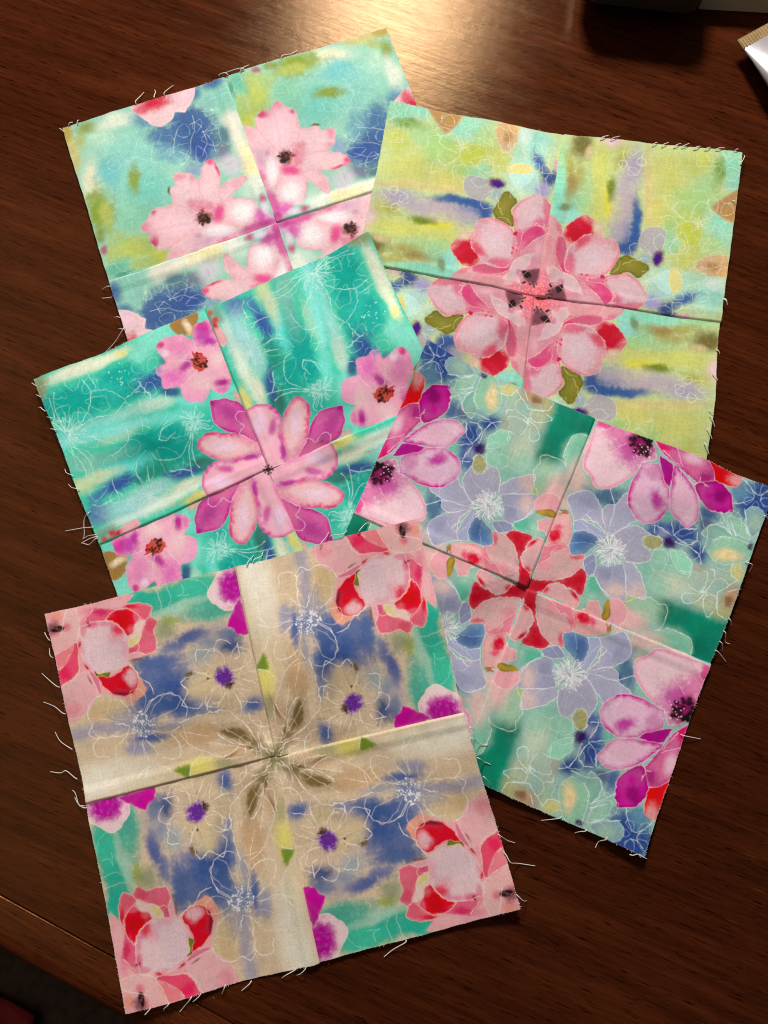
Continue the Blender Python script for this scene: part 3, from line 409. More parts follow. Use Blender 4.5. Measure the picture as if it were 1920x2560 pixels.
    p.shape([(80, 390), (190, 290), (320, 255), (430, 270), (520, 340), (510, 260), (530, 150), (690, 70), (760, 200), (820, 370), (880, 500), (955, 680), (955, 860), (930, 910), (870, 960), (720, 910), (690, 1000), (600, 1060), (460, 1060), (390, 980), (370, 880), (230, 905), (160, 880), (140, 760), (90, 720), (80, 650), (200, 590), (130, 490)], (226, 168, 204), (222, 150, 200), 26, washes=[(330, 400, 190, 120, (222, 138, 198), .9), (130, 380, 60, 40, (206, 68, 152), .95, -30), (180, 480, 60, 50, (230, 206, 208), .95), (640, 250, 120, 160, (190, 72, 182), .95), (650, 170, 90, 60, (200, 62, 162), .8), (730, 340, 70, 60, (182, 58, 174), .9), (300, 780, 160, 110, (210, 112, 194), .9), (450, 650, 56, 100, (172, 60, 162), .95, 20), (120, 680, 70, 50, (150, 142, 188), .85), (640, 840, 150, 110, (230, 188, 212), .9), (550, 990, 150, 80, (226, 160, 206), .9), (840, 830, 100, 50, (188, 52, 164), 1), (860, 910, 70, 36, (214, 120, 190), .9), (800, 560, 100, 120, (230, 192, 212), .9), (880, 640, 60, 80, (226, 160, 196), .8)])
    p.lines([[(270, 580), (400, 565), (490, 580)], [(520, 330), (560, 430)], [(370, 880), (480, 780), (560, 710)], [(700, 910), (690, 830)], [(80, 660), (90, 720), (140, 770)]], col=(244, 214, 230), al=.5)
    p.shape([(500, 570), (525, 540), (510, 455), (560, 480), (640, 490), (690, 540), (670, 620), (640, 685), (590, 697), (520, 640)], (194, 86, 74), None, wob=16, soft=3, washes=[(600, 490, 90, 40, (214, 54, 72), .95)]); p.spots(610, 600, 80, 18, (64, 20, 22), 13); p.spots(560, 560, 60, 6, (120, 40, 40), 12)
    # large flower at the block centre
    p.shape([(720, 1050), (880, 1010), (1000, 1040), (1090, 1080), (1150, 1170), (1230, 1350), (1340, 1560), (1200, 1520), (1100, 1440), (900, 1400), (770, 1300), (725, 1150)], (204, 102, 174), (180, 54, 150), 40, washes=[(960, 1170, 170, 80, (178, 60, 158), .7, 30), (1180, 1350, 80, 130, (216, 116, 172), .9, -25), (760, 1060, 44, 34, (164, 40, 140), .9), (850, 1290, 90, 50, (214, 110, 180), .7, 30)], line=(238, 196, 226), la=.45)
    p.shape([(560, 1560), (600, 1480), (720, 1410), (900, 1420), (1080, 1430), (1250, 1520), (1360, 1610), (1200, 1665), (1000, 1745), (800, 1735), (640, 1655), (575, 1610)], (226, 184, 204), (206, 84, 148), 56, washes=[(1180, 1530, 170, 60, (222, 150, 190), .8, 15), (880, 1570, 170, 60, (230, 206, 210), .8), (720, 1425, 110, 24, (198, 66, 132), .8)])
    p.shape([(605, 1990), (640, 1890), (720, 1790), (820, 1740), (1000, 1740), (1250, 1650), (1360, 1620), (1460, 1830), (1200, 1950), (720, 2170), (640, 2090)], (226, 176, 206), (204, 90, 172), 46, washes=[(1180, 1705, 140, 44, (188, 66, 168), 1, -8), (890, 1845, 110, 46, (204, 98, 180), 1, 10), (1230, 1800, 150, 60, (228, 164, 202), .7), (850, 2000, 150, 80, (232, 204, 214), .8)])
    p.wash(1400, 1850, 36, 40, (64, 22, 26), .95, 0, .5); p.spots(1390, 1845, 70, 10, (60, 20, 24), 11)
    p.lines([[(1140, 1160), (1060, 1170), (1010, 1220), (1050, 1290), (1110, 1335), (1070, 1390), (1065, 1430), (1170, 1485)]], col=(242, 196, 226)); p.frame()
    p.shape([(560, 1580), (640, 1500), (700, 1470), (748, 1500), (680, 1560)], (226, 180, 170), None, soft=6, washes=[(590, 1570, 50, 36, (198, 44, 58), 1)]); p.wash(560, 1575, 40, 30, (198, 48, 60), .95, -15); p.wash(490, 1620, 50, 24, (190, 70, 66), .9, -20)
    return p.image('print_teal')

# --- right rear block: yellow-green streaks with a coral flower
def print_yellow():
    p = Print([(1631, 254), (1472, 1558), (23, 1359), (246, 77)], (194, 208, 152), 0.92, 51, True)
    do(p, 'wash', [(200, 560, 70, 400, (146, 216, 192), 1, 6), (230, 220, 40, 160, (170, 214, 160), .8), (390, 170, 80, 120, (124, 114, 60), 1), (290, 330, 40, 120, (180, 176, 100), .9), (300, 520, 50, 160, (160, 142, 86), 1, 6), (370, 420, 40, 120, (172, 160, 90), .8), (620, 150, 110, 45, (228, 200, 198), 1, 8), (440, 230, 30, 60, (206, 186, 150), .9, 20), (340, 640, 100, 110, (148, 196, 156), .95), (300, 730, 120, 70, (150, 212, 202), .95), (400, 690, 50, 80, (170, 206, 150), .8), (240, 660, 60, 30, (120, 140, 100), .8),
        (540, 420, 90, 330, (204, 206, 110), .8), (500, 680, 90, 130, (196, 200, 120), .8), (590, 640, 44, 160, (214, 208, 84), .85), (560, 820, 60, 60, (200, 198, 150), .8), (625, 520, 40, 105, (118, 138, 44), 1, 6), (700, 280, 80, 80, (172, 170, 84), .9),
        (800, 350, 90, 170, (176, 166, 182), 1), (740, 600, 80, 260, (186, 172, 182), 1), (690, 840, 110, 120, (168, 160, 182), 1), (810, 760, 40, 180, (64, 98, 168), 1, 4), (780, 900, 70, 130, (62, 92, 162), 1, 10), (730, 980, 90, 60, (70, 92, 160), 1), (920, 600, 50, 300, (216, 202, 146), 1), (900, 330, 30, 180, (206, 190, 140), .8),
        (1080, 420, 150, 230, (204, 202, 114), .75), (1000, 700, 90, 160, (208, 200, 120), .9), (1300, 330, 130, 110, (196, 202, 112), .9), (1540, 340, 130, 150, (150, 214, 184), 1), (1440, 400, 46, 120, (132, 166, 88), 1, 4), (1570, 480, 70, 100, (156, 216, 192), .9), (1300, 620, 170, 130, (160, 200, 132), .9), (1250, 860, 100, 170, (186, 196, 86), .95), (1460, 820, 140, 170, (152, 214, 192), .95), (1380, 960, 100, 90, (176, 206, 140), .8), (1080, 820, 60, 90, (150, 196, 130), .8), (1090, 960, 70, 80, (156, 206, 170), .9),
        (1080, 1240, 190, 130, (172, 220, 210), 1), (1360, 1350, 190, 150, (164, 218, 204), 1), (1180, 1080, 110, 90, (196, 200, 112), .9), (1420, 1260, 120, 50, (214, 230, 222), .8), (960, 1330, 110, 60, (176, 206, 206), .9), (1190, 1380, 130, 46, (84, 110, 176), 1, -18), (1060, 1440, 90, 65, (58, 78, 150), 1), (930, 1400, 90, 60, (162, 154, 198), .95), (1080, 1500, 50, 30, (50, 66, 130), .9), (1180, 1510, 60, 26, (210, 150, 190), .8), (900, 1060, 80, 60, (150, 170, 190), .8)])
    do(p, 'wash', [(420, 560, 60, 200, (160, 204, 150), .6), (1180, 560, 120, 70, (176, 204, 130), .7), (1000, 900, 80, 90, (160, 206, 170), .7), (1350, 480, 90, 90, (168, 208, 150), .7), (660, 690, 50, 160, (196, 186, 170), .6), (1150, 720, 160, 90, (178, 200, 120), .7), (700, 200, 90, 60, (190, 190, 120), .7)])
    wl = (222, 226, 200)
    p.shape([(838, 880), (890, 818), (990, 808), (1042, 850), (1022, 980), (960, 1035), (880, 1002), (833, 950)], (182, 172, 182), None, line=wl, al=.85, la=.5)
    p.shape([(1135, 800), (1230, 768), (1312, 850), (1292, 962), (1200, 972), (1128, 900)], (186, 196, 96), None, line=wl, al=.7, la=.4, soft=10)
    p.shape([(955, 1200), (1070, 1148), (1082, 1280), (1112, 1335), (1030, 1312), (955, 1250)], (192, 226, 216), None, line=(230, 240, 235), la=.5)
    p.shape([(1078, 1140), (1120, 1128), (1172, 1210), (1167, 1292), (1100, 1332), (1073, 1250)], (226, 216, 152), None, line=(236, 232, 205), soft=8, la=.4)
    p.wash(990, 1055, 46, 58, (120, 80, 90), 1, 0, .6); p.wash(985, 1060, 34, 44, (78, 28, 142), 1, 0, .65)
    p.shape([(1385, 655), (1480, 590), (1600, 535), (1575, 780), (1470, 742)], (186, 146, 96), (206, 180, 140), 20, soft=6); p.shape([(1258, 1132), (1330, 1060), (1420, 1038), (1520, 1060), (1510, 1205), (1360, 1192)], (214, 178, 134), None, soft=7, washes=[(1390, 1130, 70, 34, (188, 138, 88), .9)], line=(236, 214, 190), la=.4)
    p.lines([[(1035, 560), (1060, 640), (1120, 680), (1160, 740), (1200, 770)], [(1030, 560), (1140, 590), (1110, 660)], [(1140, 800), (1090, 720), (1000, 740)], [(1200, 770), (1320, 800)], [(1250, 540), (1330, 540), (1370, 600), (1360, 680)], [(1350, 850), (1450, 850), (1520, 920), (1440, 990), (1300, 1010)], [(1300, 1010), (1380, 900)], [(1040, 960), (1090, 910), (1140, 905)], [(1150, 960), (1130, 1110), (1200, 1170), (1280, 1110)], [(1280, 260), (1290, 350), (1420, 350)], [(720, 260), (760, 360), (830, 400), (870, 210)], [(780, 260), (860, 200)], [(700, 340), (720, 220)], [(340, 560), (400, 540), (420, 560)], [(330, 590), (370, 680)], [(1590, 520), (1500, 530), (1430, 570)], [(1460, 620), (1560, 640)], [(840, 1260), (930, 1210), (1010, 1150)], [(880, 1290), (930, 1220)], [(1220, 1270), (1290, 1250), (1300, 1310), (1240, 1330)], [(1260, 1290), (1320, 1200), (1400, 1220)], [(960, 1430), (1040, 1420), (1100, 1460), (1090, 1500)], [(1110, 1470), (1180, 1440), (1250, 1450), (1310, 1400)], [(1250, 1340), (1260, 1420), (1330, 1440)], [(900, 1380), (1000, 1360), (1110, 1340)], [(1300, 1130), (1380, 1140), (1470, 1120)], [(1500, 300), (1560, 280), (1600, 330)], [(1480, 260), (1520, 330)]], col=wl, al=.6)
    p.stamens(1300, 790, 8, 60, 10, wl, .6); p.stamens(890, 1240, 10, 80, 14, (216, 232, 226), .6)
    for q in ((990, 1060, 240, 6), (1190, 800, 220, 5), (1390, 1170, 160, 5), (1220, 1400, 170, 6), (1490, 330, 150, 5), (780, 310, 120, 4), (1440, 760, 180, 5)): p.sketch(*q, (232, 236, 218), .62, q[0] * .01, False)
    # coral flower
    p.frame(.6038, 0, 657.3); pl = (244, 206, 196)
    p.shape([(1000, 850), (1060, 710), (1130, 650), (1240, 612), (1340, 660), (1490, 730), (1505, 800), (1370, 915), (1290, 860), (1220, 840), (1050, 885)], (136, 132, 58), (112, 108, 46), 30, soft=6, washes=[(1200, 890, 140, 20, (88, 84, 40), .8), (1300, 760, 110, 60, (146, 140, 70), .7)]); p.lines([[(1010, 840), (1110, 790), (1130, 700)], [(1170, 735), (1310, 680), (1360, 700)], [(1240, 612), (1340, 660), (1500, 740)], [(1420, 830), (1560, 800)]], col=(214, 210, 165), al=.6)
    p.shape([(170, 150), (270, 130), (360, 240), (400, 330), (460, 230), (560, 150), (680, 108), (860, 210), (900, 310), (890, 380), (1040, 400), (1090, 470), (1120, 560), (1110, 650), (1000, 830), (930, 885), (1220, 850), (1330, 910), (1430, 1020), (1490, 1160), (1400, 1290), (1300, 1345), (900, 1300), (-40, 1180), (-60, 500)], (220, 146, 150), None, soft=5)
    p.shape([(160, 160), (270, 130), (370, 250), (395, 345), (330, 440), (150, 350)], (222, 168, 160), None, soft=5, washes=[(340, 280, 40, 90, (222, 120, 132), .7, -25)]); p.shape([(-60, 270), (100, 250), (210, 205), (190, 350), (60, 380), (-60, 410)], (218, 80, 124), None, soft=8)
    p.shape([(-60, 430), (100, 370), (200, 350), (330, 440), (310, 680), (240, 780), (-60, 780)], (220, 162, 156), None, washes=[(100, 550, 90, 110, (220, 180, 170), .8)], line=pl, la=.5)
    p.shape([(330, 400), (420, 400), (465, 520), (420, 640), (440, 820), (530, 865), (400, 835), (305, 680)], (214, 98, 130), None, soft=12, washes=[(420, 760, 40, 70, (206, 60, 110), .8)])
    p.shape([(398, 345), (440, 240), (560, 150), (680, 108), (860, 210), (905, 310), (895, 395), (800, 350), (640, 380), (470, 525), (440, 450)], (220, 182, 166), (222, 150, 144), 26, washes=[(580, 320, 185, 165, (206, 30, 60), 1, -25, .7), (560, 360, 110, 100, (190, 16, 42), .7), (700, 290, 70, 60, (206, 28, 60), .8), (830, 270, 66, 80, (216, 198, 168), .9)], line=pl, la=.5)
    p.shape([(470, 520), (620, 390), (760, 350), (880, 390), (1040, 400), (1090, 460), (1128, 570), (1110, 660), (1000, 830), (900, 892), (750, 915), (640, 895), (520, 855), (430, 780), (420, 650)], (219, 190, 183), (220, 140, 146), 44, washes=[(900, 430, 170, 56, (220, 164, 160), .85), (640, 450, 150, 70, (212, 70, 100), .9, -30), (470, 700, 80, 180, (218, 100, 132), .9), (1070, 500, 40, 90, (206, 150, 140), .7), (780, 660, 130, 120, (220, 204, 196), .8), (700, 880, 120, 24, (222, 110, 130), .7)], line=pl, la=.5)
    p.shape([(590, 900), (750, 935), (960, 890), (1000, 930), (940, 985), (760, 960)], (216, 118, 150), None, soft=8); p.spots(900, 885, 40, 5, (206, 40, 70), 16); p.spots(680, 905, 70, 6, (206, 50, 90), 13)
    p.shape([(935, 985), (960, 912), (1220, 855), (1330, 910), (1430, 1020), (1492, 1160), (1400, 1290), (1300, 1345), (1000, 1300), (1030, 1150), (960, 1030)], (218, 186, 178), (222, 110, 138), 34, washes=[(1200, 1080, 150, 120, (218, 194, 184), .8), (1250, 1280, 200, 60, (220, 110, 136), .85), (1070, 1200, 90, 110, (218, 90, 130), .75)], line=pl, la=.4)
    p.shape([(420, 1060), (560, 1090), (620, 950), (860, 1180), (930, 1310), (420, 1230)], (220, 154, 158), None, soft=6, washes=[(700, 1180, 120, 50, (222, 180, 176), .8)])
    p.shape([(560, 920), (720, 950), (880, 980), (960, 1030), (1032, 1130), (1022, 1225), (910, 1275), (850, 1150), (720, 1030)], (218, 92, 136), None, soft=6, washes=[(720, 980, 120, 30, (224, 140, 164), .8, 20), (960, 1160, 60, 80, (216, 70, 124), .8)], line=pl, la=.5)
    p.shape([(180, 800), (300, 770), (400, 840), (510, 870), (570, 930), (620, 1050), (645, 1140), (560, 1100), (430, 1050), (360, 960), (230, 960)], (217, 188, 180), None, washes=[(370, 960, 40, 50, (210, 110, 150), .8), (300, 830, 80, 40, (205, 180, 165), .7)], line=pl, la=.55)
    p.wash(100, 1080, 130, 120, (230, 112, 114), .9); p.wash(180, 900, 90, 50, (226, 130, 134), .7); p.spots(130, 1060, 120, 30, (246, 170, 164), 9, .7)
    p.shape([(190, 1140), (240, 1050), (320, 1005), (420, 1080), (442, 1190), (425, 1230), (230, 1190)], (130, 74, 88), (168, 110, 112), 34, wob=14, soft=8); p.spots(345, 1045, 50, 12, (22, 10, 16), 18); p.spots(250, 1140, 70, 8, (50, 20, 32), 12); p.spots(225, 1000, 30, 3, (40, 14, 24), 12)
    p.lines([[(300, 620), (360, 770), (430, 850)], [(430, 860), (560, 930), (640, 1130)], [(600, 930), (760, 1060), (870, 1190), (910, 1280)], [(130, 890), (260, 960), (400, 1060)], [(1030, 1130), (1070, 1160), (1010, 1240), (1070, 1250)], [(470, 520), (440, 650), (420, 740)], [(960, 910), (1210, 870)], [(60, 270), (90, 250), (190, 220)]], col=(246, 208, 198), al=.65); p.frame()
    return p.image('print_yellow')

# --- left rear block: aqua with pale pink flowers
def print_aqua():
    p = Print([(25, 397), (1225, 20), (1612, 1099), (370, 1526)], (166, 216, 194), 0.82, 67)
    do(p, 'wash', [(60, 450, 60, 130, (194, 168, 82), 1), (110, 590, 55, 130, (208, 200, 136), .95), (220, 390, 80, 60, (150, 166, 84), .95), (170, 480, 40, 80, (180, 190, 110), .8), (240, 780, 90, 170, (230, 230, 200), 1), (420, 350, 160, 60, (230, 238, 220), 1, -18), (320, 480, 110, 60, (200, 230, 208), .8), (560, 600, 260, 200, (152, 214, 202), .95), (380, 730, 100, 130, (130, 202, 204), .95), (660, 850, 200, 160, (130, 206, 192), .95), (560, 1050, 160, 130, (150, 212, 180), .9), (570, 780, 46, 110, (146, 170, 82), 1, -5), (310, 1020, 110, 180, (146, 166, 66), 1, -10), (360, 1040, 50, 120, (192, 202, 116), .85, -10), (300, 1190, 36, 60, (150, 164, 80), .9), (250, 920, 60, 50, (150, 170, 90), .7),
        (540, 1290, 220, 120, (192, 208, 116), 1, -15), (740, 1350, 90, 80, (204, 208, 102), 1), (430, 1200, 80, 70, (180, 210, 140), .8), (440, 1440, 120, 60, (120, 200, 172), 1, -18), (620, 1400, 120, 40, (180, 206, 130), .9, -18), (320, 1305, 26, 44, (182, 100, 140), .9), (480, 1490, 80, 30, (90, 160, 140), .8, -18),
        (980, 420, 220, 170, (74, 100, 166), 1, 10, .5), (780, 450, 150, 80, (92, 124, 178), 1), (1070, 560, 100, 110, (72, 94, 170), 1), (620, 330, 90, 60, (118, 156, 190), .95), (960, 300, 130, 60, (80, 106, 170), .95), (840, 580, 130, 70, (128, 180, 196), .8), (1140, 65, 90, 45, (80, 110, 176), 1, -15), (1000, 140, 46, 60, (90, 130, 180), .95), (1190, 180, 110, 100, (150, 212, 196), 1), (1080, 200, 70, 60, (150, 205, 195), .9), (1210, 450, 70, 70, (96, 134, 148), .95), (1210, 570, 60, 80, (124, 134, 158), .95), (1280, 330, 90, 60, (226, 226, 214), .9), (1330, 500, 60, 220, (242, 238, 224), 1, -18), (1410, 650, 70, 150, (246, 238, 190), 1, -18), (1270, 660, 90, 80, (218, 214, 222), .95), (1440, 820, 80, 80, (240, 244, 232), 1), (1380, 850, 60, 40, (196, 226, 210), .8), (1000, 700, 80, 50, (150, 160, 205), .8)])
    p.shape([(540, 240), (700, 178), (990, 75), (998, 150), (962, 222), (930, 267), (860, 270), (830, 332), (780, 372), (700, 377), (650, 340), (590, 302)], (242, 210, 200), (246, 226, 214), 22, soft=5, washes=[(690, 200, 130, 66, (222, 54, 80), 1, -20, .3), (600, 265, 50, 40, (228, 96, 112), .8), (930, 150, 50, 60, (246, 220, 214), .8)])
    p.frame(.6785, 562.9, 533.3)
    p.shape([(80, 880), (190, 710), (240, 670), (400, 640), (420, 560), (385, 480), (440, 420), (430, 310), (490, 275), (600, 285), (690, 360), (720, 250), (760, 170), (830, 115), (890, 190), (940, 310), (930, 420), (1060, 330), (1190, 315), (1215, 350), (1100, 480), (1040, 540), (1250, 550), (1340, 620), (1350, 700), (1580, 850), (900, 1080), (360, 1290), (345, 1200), (390, 1100), (270, 1115), (165, 1040), (170, 960), (95, 910)], (240, 206, 196), (238, 180, 176), 26, soft=5, washes=[(480, 320, 80, 46, (236, 164, 164), .9), (630, 330, 40, 70, (236, 168, 168), .8), (560, 460, 110, 110, (244, 214, 202), .9), (830, 160, 50, 50, (228, 96, 140), .95), (892, 250, 24, 80, (226, 76, 128), 1, -15), (820, 400, 90, 150, (245, 216, 202), .9), (1110, 380, 100, 60, (240, 190, 184), .8, -30), (210, 725, 32, 34, (214, 66, 108), .95), (125, 880, 70, 70, (230, 118, 150), .8), (220, 1010, 52, 76, (224, 66, 118), 1), (280, 860, 150, 140, (244, 206, 200), .9), (500, 850, 200, 130, (246, 214, 206), .9), (770, 650, 150, 80, (236, 148, 158), .85), (930, 730, 66, 120, (230, 86, 148), .95, 20), (1180, 700, 140, 120, (252, 244, 244), 1), (920, 910, 170, 56, (252, 242, 248), 1), (630, 600, 60, 50, (232, 150, 150), .7), (800, 1010, 200, 36, (240, 188, 200), .8, -12), (600, 1110, 220, 80, (243, 208, 202), .9), (980, 1010, 130, 36, (228, 128, 164), .85, -18), (450, 1190, 120, 50, (238, 180, 178), .7, -20), (680, 950, 40, 30, (226, 130, 180), .5)])
    p.lines([[(430, 640), (540, 660), (640, 730)], [(600, 620), (700, 680)], [(700, 380), (720, 500), (760, 590)], [(930, 430), (920, 540)], [(390, 1100), (520, 1000), (640, 900)], [(1040, 540), (960, 600)]], col=(232, 160, 160), al=.45, w_=7)
    p.wash(770, 775, 86, 70, (146, 78, 62), .95, 0, .5); p.wash(745, 690, 30, 40, (150, 80, 66), .9); p.spots(765, 795, 64, 18, (44, 34, 30), 15); p.spots(740, 740, 50, 8, (120, 60, 50), 10); p.wash(375, 480, 18, 60, (112, 106, 50), .95)
    do(p, 'wash', [(1440, 800, 190, 120, (228, 150, 204), .6), (1360, 760, 70, 110, (214, 76, 172), .7, -25), (1280, 900, 200, 60, (208, 70, 156), .8, -20), (1380, 560, 40, 50, (214, 60, 136), .8), (1480, 830, 110, 60, (202, 60, 150), .7, -15), (1405, 660, 40, 80, (246, 226, 246), .75, -20), (1200, 965, 90, 16, (150, 34, 108), .7, -16)]); p.frame()
    wl = (220, 236, 236)
    for q in ((1000, 470, 190, 5), (720, 640, 210, 6), (1180, 260, 130, 5), (420, 560, 170, 5)): p.sketch(*q, wl, .42, q[0] * .01, False)
    p.lines([[(990, 290), (1000, 380), (975, 480), (970, 580)], [(995, 340), (960, 360)], [(1070, 410), (1090, 500), (1060, 590)], [(1090, 430), (1130, 480), (1160, 560)], [(870, 400), (850, 520), (850, 580)], [(1000, 340), (1060, 380)], [(1060, 420), (1100, 400)], [(700, 500), (690, 640), (760, 640)], [(880, 560), (960, 600), (900, 680)], [(540, 1090), (550, 1150)], [(600, 440), (560, 560)], [(380, 1380), (450, 1440), (560, 1470)], [(1060, 260), (1180, 250)]], col=wl, al=.5)
    p.lines([[(1000, 980), (1060, 1020)], [(980, 900), (1000, 960)], [(1040, 900), (1060, 960)], [(1000, 1150), (1040, 1100)], [(1240, 1080), (1330, 1130)]], col=(232, 160, 170), al=.5)
    return p.image('print_aqua')


# ------------------------------------------------------------------ cloth
def cloth_material(name, im):
    m, nt, b = mat(name, (0.7, 0.7, 0.7), 0.72, 0.14); N = nt.nodes.new; L = nt.links.new
    uv = N('ShaderNodeUVMap'); uv.uv_map = 'print'; t = N('ShaderNodeTexImage'); t.image = im; t.extension = 'EXTEND'; t.interpolation = 'Cubic'
    L(uv.outputs[0], t.inputs[0]); L(t.outputs[0], b.inputs['Base Color'])
    
    # plain weave: crossed waves plus slubs
    h = []
    for axis in 'XY':
        wv = N('ShaderNodeTexWave'); wv.bands_direction = axis; wv.inputs['Scale'].default_value = 58; wv.inputs['Distortion'].default_value = 1.2; wv.inputs['Detail'].default_value = 2; wv.inputs['Detail Scale'].default_value = 3
        L(uv.outputs[0], wv.inputs['Vector']); h.append(wv.outputs['Fac'])
    mx = N('ShaderNodeMath'); mx.operation = 'MAXIMUM'; L(h[0], mx.inputs[0]); L(h[1], mx.inputs[1])
    nz = N('ShaderNodeTexNoise'); nz.inputs['Scale'].default_value = 150; nz.inputs['Detail'].default_value = 3; L(uv.outputs[0], nz.inputs['Vector'])
    ad = N('ShaderNodeMath'); ad.operation = 'MULTIPLY_ADD'; L(nz.outputs[0], ad.inputs[0]); ad.inputs[1].default_value = 1.3; L(mx.outputs[0], ad.inputs[2])
    bp = N('ShaderNodeBump'); bp.inputs['Strength'].default_value = 0.22; bp.inputs['Distance'].default_value = 0.0001; L(ad.outputs[0], bp.inputs['Height']); L(bp.outputs[0], b.inputs['Normal'])
    return m
m, nt, b = mat('cotton_thread', (0.74, 0.70, 0.64), 0.8, 0.2); thread_white = noise_col(m, nt, b, (0.74, 0.70, 0.65), (0.86, 0.84, 0.80), 900)
m, nt, b = mat('purple_thread', (0.2, 0.02, 0.15), 0.8, 0.2); thread_purple = noise_col(m, nt, b, (0.14, 0.012, 0.10), (0.24, 0.03, 0.17), 900)
m, nt, b = mat('seam_flap_cotton', (0.6, 0.35, 0.45), 0.8, 0.2); flap_mat = noise_col(m, nt, b, (0.55, 0.28, 0.40), (0.70, 0.50, 0.55), 300)

# running height of everything lying on the table, one cell per 0.75 mm
HX0, HY0, HC = -0.20, -0.20, 0.00075; HW, HH = 560, 720
Hgt = np.zeros((HH, HW))
def box_blur(a, r):
    for ax in (0, 1):
        p = np.pad(a, [(r + 1, r) if k == ax else (0, 0) for k in (0, 1)], mode='edge'); c = np.cumsum(p, axis=ax)
        a = (np.take(c, range(2 * r + 1, c.shape[ax]), ax) - np.take(c, range(0, c.shape[ax] - 2 * r - 1), ax)) / (2 * r + 1)
    return a
def dilate(a, r):
    for ax in (0, 1):
        o = a.copy()
        for k in range(1, r + 1): o = np.maximum(o, np.maximum(np.roll(a, k, ax), np.roll(a, -k, ax)))
        a = o
    return a
def sample(a, x, y):
    fx = np.clip((x - HX0) / HC, 0, HW - 2); fy = np.clip((y - HY0) / HC, 0, HH - 2); i = fx.astype(int); j = fy.astype(int); u = fx - i; v = fy - j
    return (a[j, i] * (1 - u) + a[j, i + 1] * u) * (1 - v) + (a[j + 1, i] * (1 - u) + a[j + 1, i + 1] * u) * v
def waves(seed, x, y, L0):
    r = random.Random(seed); o = 0
    for k in range(5):
        a = r.uniform(0, 6.28); l = L0 * r.uniform(0.7, 1.6); o = o + np.sin((x * math.cos(a) + y * math.sin(a)) / l * 6.283 + r.uniform(0, 6.28)) / 5
    return o
PAR = np.concatenate([np.linspace(0, 0.86, 38, endpoint=False), np.linspace(0.86, 1, 33)]); G = len(PAR)
def tube(pts, r, sides=5, taper=0.6):
    """a thin thread following pts"""
    P = catmull(pts, False, 5); v = []; f = []; n = len(P)
    for i in range(n):
        d = Vector(P[min(i + 1, n - 1)] - P[max(i - 1, 0)]).normalized(); a = d.cross(Vector((0, 0, 1))); a = a.normalized() if a.length > 1e-6 else Vector((1, 0, 0)); c = a.cross(d); q = r * (1 - (1 - taper) * i / (n - 1))
        v += [Vector(P[i]) + (a * math.cos(6.283 * k / sides) + c * math.sin(6.283 * k / sides)) * q for k in range(sides)]
    for i in range(n - 1):
        for k in range(sides): f.append((i * sides + k, i * sides + (k + 1) % sides, (i + 1) * sides + (k + 1) % sides, (i + 1) * sides + k))
    return v, f
